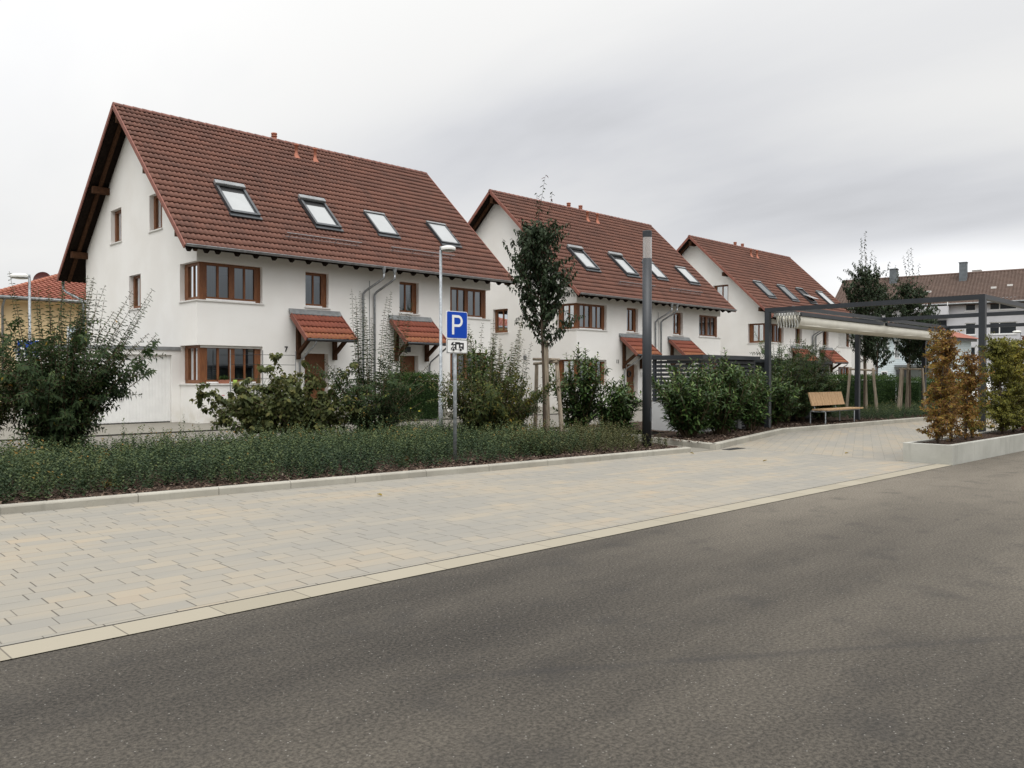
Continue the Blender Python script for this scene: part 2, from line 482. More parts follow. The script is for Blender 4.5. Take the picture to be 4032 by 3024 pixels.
b = NB('street_asphalt'); c = b.coord()
M['street'] = b.pbr(b.mix(b.noise(c, 3, 5, .7), (.125, .115, .10), (.205, .19, .165)), .9, 0, b.bump(b.noise(c, 60, 3), .3, .01), .25)
b = NB('driveway_concrete'); c = b.coord()
M['apron'] = b.pbr(b.mix(b.noise(c, 2, 5, .7), (.15, .14, .118), (.25, .235, .20)), .9, 0, b.bump(b.noise(c, 40, 3), .3, .01), .25)

# pale paving stones: rows of mixed lengths, each stone its own tone drifting between grey and straw
def paving(name, rot, row_h, mean_len):
    b = NB(name); c = b.map(b.coord(), rot=(0, 0, rot))
    s = b.n('ShaderNodeSeparateXYZ'); b.l(c, s.inputs[0])
    yr = b.math('DIVIDE', s.outputs[1], row_h); row = b.math('FLOOR', yr); fy = b.math('SUBTRACT', yr, row)
    r1 = b.white(None, row, '1D'); r2 = b.white(None, b.math('ADD', row, 57.3), '1D')
    ln = b.math('MULTIPLY', mean_len, b.math('ADD', .82, b.math('MULTIPLY', b.math('ROUND', b.math('MULTIPLY', r2, 2.0)), .2)))
    xr = b.math('ADD', b.math('DIVIDE', s.outputs[0], ln), b.math('MULTIPLY', r1, 7.0))
    # uneven lengths inside a row: shift every second joint
    st = b.math('FLOOR', xr); fx0 = b.math('SUBTRACT', xr, st)
    cv = b.n('ShaderNodeCombineXYZ'); b.l(st, cv.inputs[0]); b.l(row, cv.inputs[1])
    sh = b.math('MULTIPLY', b.white(cv.outputs[0]), .30)
    gt = b.math('LESS_THAN', fx0, sh)
    sid = b.math('SUBTRACT', st, gt)
    cv2 = b.n('ShaderNodeCombineXYZ'); b.l(sid, cv2.inputs[0]); b.l(row, cv2.inputs[1])
    dx = b.math('MULTIPLY', b.math('ABSOLUTE', b.math('SUBTRACT', fx0, sh)), ln)
    dy = b.math('MULTIPLY', b.math('MINIMUM', fy, b.math('SUBTRACT', 1.0, fy)), row_h)
    tone = b.white(cv2.outputs[0]); cv3 = b.n('ShaderNodeVectorMath', operation='ADD'); b.l(cv2.outputs[0], cv3.inputs[0]); cv3.inputs[1].default_value = (31.7, 12.1, 4.)
    tone2 = b.white(cv3.outputs[0])
    drift = b.noise(b.map(c, (.35, 1.15, 1)), .8, 4, .6)
    f = b.math('ADD', b.math('MULTIPLY', tone, .38), b.math('MULTIPLY', b.rng(drift, .32, .68), .62))
    col = b.ramp(f, [(.18, (.240, .228, .200)), (.45, (.268, .248, .209)), (.72, (.302, .266, .208)), (.95, (.325, .268, .196))])
    col = b.mix(b.math('MULTIPLY', tone2, .30), col, (.222, .213, .191))
    gr = b.noise(c, 85, 3, .7); wr = b.noise(c, 3.5, 4, .6)
    col = b.mix(b.math('MULTIPLY', b.rng(gr, .35, .7), .16), col, (.25, .24, .21))
    col = b.mix(b.math('MULTIPLY', b.rng(wr, .5, .8), .18), col, (.27, .26, .235))
    # joints: cross joints wider and darker than the long ones, opening and closing irregularly
    op = b.rng(b.noise(c, 2.6, 4, .7), .36, .62, .25, 1.)
    tj = b.math('MULTIPLY', b.rng(dx, .0025, .0075, 1., 0.), b.math('ADD', .30, b.math('MULTIPLY', b.math('GREATER_THAN', tone2, .4), .6)))
    lj = b.math('MULTIPLY', b.rng(dy, .0015, .0060, 1., 0.), b.math('MULTIPLY', op, .62))
    j = b.math('MAXIMUM', tj, lj)
    col = b.mix(j, col, (.075, .068, .055))
    h = b.math('SUBTRACT', b.math('ADD', b.math('MULTIPLY', gr, .15), b.math('MULTIPLY', tone2, .25)), j)
    return b.pbr(col, .82, 0, b.bump(h, .35, .006), .3)


M['paving'] = paving('pale_paving', R(1.5), .195, .36)
M['paving2'] = paving('pale_paving_turned', R(-22), .195, .36)
b = NB('edge_stone'); c = b.coord()
s = b.n('ShaderNodeSeparateXYZ'); b.l(c, s.inputs[0])
xr = b.math('DIVIDE', s.outputs[0], .63); fx = b.math('FRACT', xr)
d = b.math('MULTIPLY', b.math('MINIMUM', fx, b.math('SUBTRACT', 1., fx)), .63)
col = b.mix(b.white(None, b.math('FLOOR', xr), '1D'), (.275, .248, .192), (.315, .285, .225))
col = b.mix(b.math('MULTIPLY', b.rng(b.noise(c, 50, 3), .4, .7), .2), col, (.30, .28, .22))
col = b.mix(b.rng(d, .002, .007, .8, 0.), col, (.09, .08, .065))
M['edgestone'] = b.pbr(col, .85, 0, b.bump(b.noise(c, 70, 3), .25, .006), .25)
M['joint'] = simple('dark_joint', (.030, .027, .022), .95, 0, .3, 8)
# bark mulch
b = NB('bark_mulch'); c = b.coord()
g = b.noise(c, 30, 4, .7); v = b.n('ShaderNodeTexVoronoi'); v.inputs['Scale'].default_value = 36; b.l(b.map(c, (1, 1, 1)), v.inputs['Vector'])
col = b.mix(b.white(v.outputs['Position']), (.028, .019, .014), (.085, .056, .041))
col = b.mix(b.math('MULTIPLY', b.math('GREATER_THAN', b.white(v.outputs['Position']), .93), .7), col, (.17, .12, .085))
M['mulch'] = b.pbr(col, .95, 0, b.bump(b.math('ADD', g, v.outputs['Distance']), .9, .03), .15)
b = NB('bark_chip'); at = b.n('ShaderNodeAttribute', attribute_name='rnd')
M['chip'] = b.pbr(b.ramp(at.outputs['Fac'], [(0, (.028, .019, .014)), (.6, (.080, .053, .039)), (.90, (.135, .095, .07)), (1., (.28, .23, .18))]), .9, 0, None, .2)
b = NB('rough_ground'); c = b.coord()
M['ground'] = b.pbr(b.mix(b.noise(c, .8, 6, .7), (.055, .065, .03), (.12, .115, .075)), .95)


def leaf_mat(name, stops, rough=.6, trans=.25, spec=.16):
    b = NB(name); at = b.n('ShaderNodeAttribute', attribute_name='rnd')
    col = b.ramp(at.outputs['Fac'], stops)
    return b.pbr(col, rough, 0, None, spec, trans)


M['l_fors'] = leaf_mat('forsythia_leaf', [(0, (.022, .040, .018)), (.45, (.040, .068, .025)), (.8, (.065, .095, .032)), (.95, (.13, .145, .035)), (.985, (.26, .20, .03)), (1, (.34, .20, .03))])
M['l_fors_y'] = leaf_mat('turning_forsythia_leaf', [(0, (.028, .045, .018)), (.35, (.048, .070, .022)), (.65, (.090, .105, .028)), (.85, (.15, .145, .032)), (.95, (.24, .18, .03)), (1, (.30, .16, .03))])
M['l_vib'] = leaf_mat('lobed_leaf', [(0, (.034, .048, .019)), (.4, (.070, .086, .028)), (.75, (.120, .126, .040)), (.93, (.13, .115, .034)), (1, (.18, .12, .035))])
M['l_laurel'] = leaf_mat('laurel_leaf', [(0, (.022, .048, .016)), (.5, (.052, .095, .027)), (.85, (.095, .150, .038)), (1, (.15, .195, .05))], .42, .14, .26)
M['l_cover'] = leaf_mat('ground_cover_leaf', [(0, (.018, .034, .020)), (.45, (.048, .076, .036)), (.85, (.115, .145, .058)), (.97, (.12, .12, .04)), (1, (.22, .13, .03))], .6)
M['l_cover2'] = leaf_mat('dry_ground_cover_leaf', [(0, (.040, .050, .022)), (.5, (.078, .085, .034)), (.9, (.12, .115, .05)), (1, (.19, .13, .05))], .6)
M['l_tree'] = leaf_mat('pear_leaf', [(0, (.016, .028, .014)), (.5, (.030, .048, .022)), (.85, (.048, .066, .028)), (.97, (.075, .06, .03)), (1, (.14, .03, .025))], .5, .18)
M['l_hedge'] = leaf_mat('hedge_leaf', [(0, (.020, .042, .014)), (.5, (.038, .074, .02)), (1, (.075, .12, .03))])
M['l_copper'] = leaf_mat('copper_hornbeam_leaf', [(0, (.090, .046, .018)), (.25, (.170, .082, .024)), (.5, (.25, .140, .034)), (.72, (.19, .155, .034)), (.9, (.28, .20, .04)), (1, (.36, .20, .04))], .6, .3)
M['l_horn'] = leaf_mat('green_hornbeam_leaf', [(0, (.060, .066, .016)), (.4, (.120, .125, .024)), (.75, (.20, .185, .034)), (1, (.30, .24, .04))], .6, .3)
M['l_red'] = leaf_mat('red_hornbeam_leaf', [(0, (.070, .028, .018)), (.5, (.14, .055, .028)), (1, (.19, .10, .035))], .6, .3)
M['l_rose'] = leaf_mat('rose_leaf', [(0, (.025, .045, .018)), (1, (.065, .095, .035))])
M['flower_red'] = simple('rose_petal', (.33, .035, .045), .6)
M['flower_purple'] = simple('aster_petal', (.15, .075, .36), .6)
M['flower_yellow'] = simple('yellow_petal', (.50, .46, .04), .6)

# ------------------------------------------------------------------ ground, road, paving
def sheet(name, pts, z, mat, kind='structure', parent=None):
    mb = MB(); n = len(pts)
    mb.add([(p[0], p[1], z) for p in pts], [tuple(range(n))])
    o = mb.build(name, mat, parent)
    if parent is None: o['kind'] = kind
    return o


def edge_y(x): return 5.31 - .0255 * x + (.0 if x < 30 else 0)   # seam between asphalt and edge stones


sheet('ground', [(-900, -900), (1500, -900), (1500, 1500), (-900, 1500)], -.06, M['ground'])
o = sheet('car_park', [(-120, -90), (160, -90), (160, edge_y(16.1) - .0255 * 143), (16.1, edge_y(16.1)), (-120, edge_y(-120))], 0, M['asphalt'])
# edge stones, dark joint and the paved strip
mb = MB(); xs = [-30, -10, 0, 8, 16.1]
def strip(name, off0, off1, z, mat, x0=-40., x1=16.12):
    mb = MB(); n = 24
    for k in range(n):
        a = x0 + (x1 - x0) * k / n; c_ = x0 + (x1 - x0) * (k + 1) / n
        mb.quad((a, edge_y(a) + off0, z), (c_, edge_y(c_) + off0, z), (c_, edge_y(c_) + off1, z), (a, edge_y(a) + off1, z))
    o = mb.build(name, mat); o['kind'] = 'structure'; return o


strip('edge_stones', 0, .272, .006, M['edgestone'])
strip('drain_joint', .272, .300, .003, M['joint'])
KERB1 = [(-40, 15.2), (-12, 12.3), (-4, 11.52), (0, 11.13), (2.49, 10.91), (3.99, 10.76), (7.04, 10.42), (9.53, 10.13), (12.2, 9.89), (14.96, 9.66)]
pv = [(x, edge_y(x) + .300) for x in (-40, -20, 0, 8, 16.13)] + [(16.13, 5.75)]
sheet('paving', pv + [(16.6, 9.74), (15.8, 9.58), (15.3, 9.63)] + KERB1[::-1], .004, M['paving'])
sheet('pergola_paving', [(16.13, 5.75), (60, 5.2), (60, 10.2), (31.5, 10.56), (21.87, 11.06), (15.85, 9.60), (16.6, 9.74)], .005, M['paving2'])
sheet('footpath', [(14.9, 9.64), (15.9, 9.57), (16.45, 11.5), (18.55, 12.75), (18.55, 18.5), (15.2, 18.5), (17.2, 14.8), (17.0, 13.0)], .008, M['apron'])
sheet('street', [(-60, 17.9), (150, 16.9), (150, 23.4), (-60, 23.4)], .0, M['street'])
sheet('driveway', [(-60, 23.52), (150, 23.52), (150, 60), (-60, 60)], .02, M['apron'])
mb = MB(); mb.box(-60, 150, 23.4, 23.52, -.05, .035); o = mb.build('street_gutter', M['joint']); o['kind'] = 'structure'
mb = MB()
for k in range(7): mb.box(8.2 + k * .42, 8.5 + k * .42, 20.9 - k * .16, 21.0 - k * .16, .0, .006)
o = mb.build('road_marking', M['signwhite']); o['kind'] = 'structure'


def kerb_line(name, pts, h, wd, mat, ln=1.17, z0=0.0):
    """row of kerb stones with a chamfered top edge and thin joints"""
    mb = MB()
    P = [Vector((p[0], p[1], 0)) for p in pts]
    for i in range(len(P) - 1):
        d = P[i + 1] - P[i]; Ls = d.length; d.normalize(); nrm_ = Vector((-d.y, d.x, 0))
        k = max(1, round(Ls / ln))
        for j in range(k):
            a = P[i] + d * (Ls * j / k + (.004)); c_ = P[i] + d * (Ls * (j + 1) / k - (.004))
            prof = [(0, z0 - .1), (0, h - .022), (.010, h - .007), (.026, h), (wd, h), (wd, z0 - .1)]
            mb.prism([(q[0], q[1]) for q in prof], a, nrm_, (0, 0, 1), c_ - a)
    return mb.build(name, mat)


o = kerb_line('kerb', KERB1, .105, .13, M['concrete']); o['kind'] = 'structure'
o = kerb_line('kerb', [(14.96, 9.66), (15.12, 9.80), (15.75, 11.6), (16.75, 12.75), (17.1, 14.6)], .07, .09, M['concrete']); o['kind'] = 'structure'
KERB2 = [(16.45, 11.7), (15.8, 9.58), (16.2, 9.675), (21.87, 11.06), (24.5, 10.93), (31.5, 10.56), (44, 9.95)]
o = kerb_line('kerb', KERB2, .135, .13, M['concrete']); o['kind'] = 'structure'


def mulch(name, poly, z, rng_seed, res=.10):
    """bark bed: gently uneven sheet"""
    rng = np.random.default_rng(rng_seed)
    P = np.array(poly); x0, y0 = P.min(0); x1, y1 = P.max(0)
    nx = int((x1 - x0) / res) + 1; ny = int((y1 - y0) / res) + 1
    gx, gy = np.meshgrid(np.linspace(x0, x1, nx), np.linspace(y0, y1, ny))
    ins = np.zeros(gx.shape, bool)
    j = len(P) - 1
    for i in range(len(P)):
        c_ = ((P[i, 1] > gy) != (P[j, 1] > gy)) & (gx < (P[j, 0] - P[i, 0]) * (gy - P[i, 1]) / (P[j, 1] - P[i, 1] + 1e-12) + P[i, 0])
        ins ^= c_; j = i
    gz = z + rng.uniform(-.012, .018, gx.shape)
    idx = np.arange(nx * ny).reshape(ny, nx)
    q = np.stack([idx[:-1, :-1], idx[:-1, 1:], idx[1:, 1:], idx[1:, :-1]], -1).reshape(-1, 4)
    keep = ins[:-1, :-1] & ins[:-1, 1:] & ins[1:, 1:] & ins[1:, :-1]
    q = q[keep.reshape(-1)]
    o = np_mesh(name, np.stack([gx, gy, gz], -1).reshape(-1, 3), quads=q, mat=M['mulch']); o['kind'] = 'structure'
    return o


def off(pts, d):
    return [(p[0], p[1] + d) for p in pts]


BED1 = off(KERB1[1:-1], .09) + [(14.9, 9.74), (15.2, 9.9), (15.8, 11.6), (16.8, 12.8), (17.15, 14.6), (16.2, 17.9), (-12, 17.9)]
mulch('planting_bed', BED1, .075, 1)
BED2 = [(16.55, 11.8), (15.93, 9.72), (21.85, 11.16), (24.5, 11.03), (31.5, 10.66), (44, 10.05), (44, 16.5), (18.6, 16.5), (18.6, 12.8), (17.2, 12.4)]
mulch('planting_bed', BED2, .11, 2)

# loose bark chips along the visible bed edges
def chips(name, spots, seed):
    rng = np.random.default_rng(seed); V = []; Q = []; Rn = []
    S = np.array(spots)
    n = len(S)
    a = rng.uniform(0, 6.28, n); l = rng.uniform(.012, .04, n); wd = rng.uniform(.006, .016, n)
    tz = rng.uniform(-.5, .5, n)
    d = np.stack([np.cos(a), np.sin(a), tz], -1); s_ = np.stack([-np.sin(a), np.cos(a), rng.uniform(-.4, .4, n)], -1)
    v = np.stack([S - d * l[:, None] - s_ * wd[:, None], S + d * l[:, None] - s_ * wd[:, None], S + d * l[:, None] + s_ * wd[:, None], S - d * l[:, None] + s_ * wd[:, None]], 1)
    o = np_mesh(name, v.reshape(-1, 3), quads=np.arange(4 * n).reshape(-1, 4), mat=M['chip'], rnd=np.repeat(rng.random(n), 4))
    tag(o, 'dark red-brown bark chips strewn over the planting beds', 'bark mulch', kind='stuff')


rng = np.random.default_rng(5); sp = []
for i in range(1, len(KERB1) - 1):
    a = np.array(KERB1[i]); c_ = np.array(KERB1[i + 1])
    n = int(np.linalg.norm(c_ - a) * 330)
    t = rng.random(n)[:, None]; p = a + (c_ - a) * t; dep_ = .13 + rng.random(n) ** 1.3 * 1.0
    sp.append(np.stack([p[:, 0], p[:, 1] + dep_, .085 + rng.random(n) * .02], -1))
for a, c_, dd in (((15.9, 9.7), (21.85, 11.1), 1.6), ((21.85, 11.1), (30, 10.7), .9)):
    a = np.array(a); c_ = np.array(c_); n = int(np.linalg.norm(c_ - a) * 330)
    t = rng.random(n)[:, None]; p = a + (c_ - a) * t
    sp.append(np.stack([p[:, 0], p[:, 1] + .1 + rng.random(n) * dd, .125 + rng.random(n) * .02], -1))
chips('bark_chips', np.concatenate(sp), 6)
# a drain grating at the tip of the second bed
mb = MB(); mb.box(15.95, 16.6, 9.30, 9.52, .006, .012)
tag(mb.build('drain_grating', M['black']), 'dark flat drain grating in the pale paving at the kerb tip', 'drain')

# ------------------------------------------------------------------ houses
W_, D_ = 13.63, 11.07
ZE, ZR, YE, YR, YB = 5.88, 11.88, -.80, 5.56, 12.37     # eave height, ridge height, front eave, ridge, rear eave
SL_F = (ZR - ZE) / (YR - YE); SL_B = (ZR - ZE) / (YB - YR)
def z_tile(y): return ZE + (y - YE) * SL_F if y <= YR else ZR - (y - YR) * SL_B
def z_under(y): return z_tile(y) - .145
XL, XR = -.74, W_ + .75
LO, HI = (1.325, 2.645), (4.185, 5.49)     # sill / head heights of the two storeys


def wall_panel(mb, o, ex, inn, breaks, top, openings, t, skip=()):
    """wall in plane o+ex*s+z ; openings (s0,s1,z0,z1); inn = inward unit; real reveals"""
    o = Vector(o); ex = Vector(ex); inn = Vector(inn)
    S = sorted(set(breaks) | {q for op in openings for q in op[:2]})
    P = lambda s, z_, d=0: o + ex * s + Vector((0, 0, z_)) + inn * d
    for a, c_ in zip(S[:-1], S[1:]):
        m = (a + c_) / 2
        ops = sorted([op for op in openings if op[0] <= m <= op[1]], key=lambda q: q[2])
        z0 = -.3; iv = []
        for op in ops: iv.append((z0, z0, op[2], op[2])); z0 = op[3]
        iv.append((z0, z0, top(a), top(c_)))
        for (la, lc, ha, hc) in iv:
            for d in (0, t):
                q = [P(a, la, d), P(c_, lc, d), P(c_, hc, d), P(a, ha, d)]
                mb.quad(*(q if d == 0 else q[::-1]))
    for op in openings:
        s0, s1, z0, z1 = op
        mb.quad(P(s0, z0), P(s0, z0, t), P(s1, z0, t), P(s1, z0))
        mb.quad(P(s0, z1), P(s1, z1), P(s1, z1, t), P(s0, z1, t))
        if s0 > S[0] + 1e-6: mb.quad(P(s0, z0), P(s0, z1), P(s0, z1, t), P(s0, z0, t))
        if s1 < S[-1] - 1e-6: mb.quad(P(s1, z0), P(s1, z0, t), P(s1, z1, t), P(s1, z1))
    for e in (S[0], S[-1]):      # ends of the wall
        ops = sorted([op for op in openings if abs(op[0] - e) < 1e-6 or abs(op[1] - e) < 1e-6], key=lambda q: q[2])
        z0 = -.3
        for op in ops: mb.quad(P(e, z0), P(e, z0, t), P(e, op[2], t), P(e, op[2])); z0 = op[3]
        mb.quad(P(e, z0), P(e, z0, t), P(e, top(e), t), P(e, top(e)))


def window(par, o, ex, inn, w_, z0, z1, lights, rec=.17, sill=True, curtain=None, jamb=.085, mat=None, kind='window', sill_ext=(.04, .06), muntin=True, ledge=True):
    """timber window set back rec in its opening. lights: list of (a,b) glass spans along ex (metres from the opening's start)"""
    o = Vector(o); ex = Vector(ex); inn = Vector(inn); mat = mat or M['frame']
    zl = z0 + .07
    P = lambda s, z_, d: o + ex * s + Vector((0, 0, z_)) + inn * d
    def bar(mb, s0, s1, za, zb, d0, d1):
        mb.hexa([P(s0, za, d0), P(s1, za, d0), P(s1, za, d1), P(s0, za, d1), P(s0, zb, d0), P(s1, zb, d0), P(s1, zb, d1), P(s0, zb, d1)])
    mb = MB()
    a0 = lights[0][0]; e0 = lights[-1][1]
    bar(mb, 0, w_, z1 - .10, z1 - .002, rec, rec + .08)
    bar(mb, 0, w_, z0 + .002, zl + .06, rec, rec + .08)
    ed = [0.002] + [q for l in lights for q in l] + [w_ - .002]
    for k in range(0, len(ed), 2):
        wid = ed[k + 1] - ed[k]
        if wid > .004:
            dd = -.012 if wid > .10 else .014
            bar(mb, ed[k], ed[k + 1], zl + .06, z1 - .10, rec + max(dd, -.012) + (.0 if wid > .1 else 0), rec + .07)
    fr_ = mb.build(kind, mat, par)
    mg = MB()
    for (s0, s1) in lights:
        mg.quad(P(s0, zl + .06, rec + .045), P(s1, zl + .06, rec + .045), P(s1, z1 - .10, rec + .045), P(s0, z1 - .10, rec + .045))
    mg.build('pane', M['glass'], fr_)
    if curtain:
        for (s0, s1, fa, fb, m_) in curtain:
            mc = MB(); za = zl + .06 + (z1 - zl - .16) * fa; zb = zl + .06 + (z1 - zl - .16) * fb
            n = 14; fold = .018 if m_ == 'curtain' else 0.
            for k in range(n):
                u0 = s0 + (s1 - s0) * k / n; u1 = s0 + (s1 - s0) * (k + 1) / n
                d0 = rec + .13 + fold * (k % 2); d1 = rec + .13 + fold * ((k + 1) % 2)
                mc.quad(P(u0, za, d0), P(u1, za, d1), P(u1, zb, d1), P(u0, zb, d0))
            mc.build('curtain', M[m_], fr_)
    if ledge:
        ml = MB()
        for (s0, s1) in ((a0, e0),):
            bar(ml, s0 - .03, s1 + .03, z0 + .012, z0 + .062, rec - .035, rec - .004)
        ml.build('weather_bar', M['winwhite'], fr_)
    if sill:
        ms_ = MB(); bar(ms_, -sill_ext[0], w_ + sill_ext[1], z0 - .045, z0 - .001, -.05, rec + .02)
        ms_.build('sill', M['sill'], fr_)
    return fr_


def tile_data(Lx, S, ncol, nrow, amp=.034, drop=.050):
    prof = np.array([[0, 0], [.26, .05], [.46, .60], [.62, 1.], [.80, .70]])
    tw = Lx / ncol
    xs = np.concatenate([[(k + p[0]) * tw for p in prof] for k in range(ncol)] + [[Lx]])
    hs = np.concatenate([prof[:, 1]] * ncol + [[0]]) * amp
    n = len(xs); rows = []; uvs = []
    rh = S / nrow
    rj = np.random.default_rng(3)
    for r in range(nrow):
        # underside set back, thin front edge, then the top face running up under the next course
        jit = np.append(np.repeat(rj.normal(0, .003, ncol), len(prof)), 0)
        for (s, up_) in ((r * rh + .030, -.016), (r * rh - .030, drop - .018), (r * rh - .030, drop), ((r + 1) * rh + .030, 0.)):
            rows.append(np.stack([xs, np.full(n, s) + (jit if up_ > .01 else 0), hs * (1. if up_ > -.01 else .6) + up_ + (jit if up_ > .01 else 0)], -1))
            uvs.append(np.stack([xs / tw, np.full(n, r + .5)], -1))
    V = np.concatenate(rows); U = np.concatenate(uvs)
    U[:, 0] = np.minimum(U[:, 0], ncol - .001)
    Q = []
    idx = np.arange(len(rows) * n).reshape(len(rows), n)
    for r in range(nrow):
        for k in (0, 1, 2):
            a = idx[4 * r + k]; c_ = idx[4 * r + k + 1]
            Q.append(np.stack([a[:-1], a[1:], c_[1:], c_[:-1]], -1))
    Q = np.concatenate(Q)
    tile_data.crest = np.tile(hs / amp, len(rows))
    return V, Q, U


def tiles(name, par, o, ex, es, Lx, S, ncol, nrow, mat, **k):
    V, Q, U = tile_data(Lx, S, ncol, nrow, **k)
    ex = np.array(ex, float); es = np.array(es, float); en = np.cross(ex, es)
    P = np.array(o) + V[:, :1] * ex + V[:, 1:2] * es + V[:, 2:] * en
    # uv per vertex is fine except at column seams: use the face's left vertex via loop override
    ob = np_mesh(name, P, quads=Q, mat=mat, parent=par)
    ra = ob.data.attributes.new('roll', 'FLOAT', 'POINT'); ra.data.foreach_set('value', tile_data.crest.astype(np.float32))
    l = ob.data.uv_layers.new(name='UVMap')
    um = np.minimum(U[Q][:, :, 0].min(1), U[:, 0].max()) * .5 + .01
    uvq = np.repeat(np.stack([um, U[Q][:, 0, 1]], -1)[:, None, :], 4, 1)
    l.data.foreach_set('uv', uvq.astype(np.float32).reshape(-1))
    return ob


def text_part(name, txt, size, loc, rot, mat, par, ext=.006, align='CENTER'):
    cu = bpy.data.curves.new(name, 'FONT'); cu.body = txt; cu.size = size; cu.extrude = ext; cu.align_x = align; cu.align_y = 'CENTER'
    cu.offset = .006
    tmp = bpy.data.objects.new(name, cu); COL.objects.link(tmp)
    bpy.context.view_layer.update()
    me = bpy.data.meshes.new_from_object(tmp.evaluated_get(bpy.context.evaluated_depsgraph_get()))
    bpy.data.objects.remove(tmp)
    o = bpy.data.objects.new(name, me); COL.objects.link(o)
    o.data.materials.clear()
    o.location = loc; o.rotation_euler = rot
    o.data.materials.append(mat)
    if par: o.parent = par
    return o


def canopy(par, x0, x1, first):
    """tiled door canopy on timber brackets"""
    zt, zb, dy = 4.06, 2.93, -1.18
    ca = MB()
    # grey flashing against the wall
    ca.hexa([(x0, -.16, zt - .20), (x1, -.16, zt - .20), (x1, -.002, zt - .05), (x0, -.002, zt - .05), (x0, -.17, zt - .17), (x1, -.17, zt - .17), (x1, -.002, zt + .02), (x0, -.002, zt + .02)])
    root = ca.build('canopy', M['zinc_dull'], par)
    S = math.hypot(dy + .12, zt - .2 - zb); es = np.array([0, (-.12 - dy) / S, (zt - .2 - zb) / S])
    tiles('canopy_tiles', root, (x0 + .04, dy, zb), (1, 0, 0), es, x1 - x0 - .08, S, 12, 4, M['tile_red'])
    for xa in (x0 + .01, x1 - .05):
        mb = MB(); mb.beam((xa + .02, dy - .02, zb - .02), (xa + .02, -.10, zt - .215), .04, .17); mb.build('verge', M['verge'], root)
    mb = MB(); mb.hexa([(x0 + .06, dy + .06, zb - .09), (x1 - .06, dy + .06, zb - .09), (x1 - .06, -.02, zt - .30), (x0 + .06, -.02, zt - .30),
                        (x0 + .06, dy + .06, zb - .03), (x1 - .06, dy + .06, zb - .03), (x1 - .06, -.02, zt - .245), (x0 + .06, -.02, zt - .245)])
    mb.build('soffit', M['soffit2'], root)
    xs = (x0 + .36, x1 - .28)
    for xa in xs:
        mb = MB(); mb.box(xa - .07, xa + .07, -.15, -.003, 2.2, 3.72)
        mb.beam((xa, -.08, 2.42), (xa, dy + .22, 3.02), .11, .13)
        mb.beam((xa, -.08, 3.60), (xa, dy + .10, zb - .02), .10, .10)
        mb.build('bracket', M['soffit2'], root)
    mb = MB(); mb.beam((x0 + .1, dy + .20, zb + .02), (x1 - .1, dy + .20, zb + .02), .10, .12); mb.build('purlin', M['soffit2'], root)
    g = MB(); g.tube([(x0 + .06, dy - .05, zb - .03), (x1 - .06, dy - .05, zb - .03)], .048, 8); gu = g.build('gutter', M['anth'], root, True)
    d = MB(); xa = x0 + .42 if first else x1 - .12
    d.tube([(xa, dy - .03, zb - .05), (xa, dy + .02, zb - .18), (xa, -.14, 2.18), (xa, -.07, 2.05), (xa, -.07, .1)], .035, 8)
    d.build('downpipe', M['zinc'], root, True)
    return root


def door(par, xa, xb, z0, z1, wreath=False):
    mb = MB(); mb.box(xa, xb, .26, .32, z0, z1)
    for z_ in (.35, .75, 1.15, 1.55): mb.box(xa + .12, xb - .12, .248, .259, z0 + z_, z0 + z_ + .26)
    d = mb.build('door', M['door'], par)
    mh = MB(); mh.tube([(xb - .10, .20, z0 + .75), (xb - .10, .20, z0 + 1.25)], .016, 8); mh.build('handle', M['chrome'], d, True)
    if wreath:
        mw = MB(); cxx = (xa + xb) / 2; pts = [(cxx + .15 * math.cos(t), .20, z0 + 1.42 + .15 * math.sin(t)) for t in np.linspace(0, 2 * math.pi, 21)]
        mw.tube(pts, .035, 6, False); mw.build('wreath', M['black'], d, True)
    return d


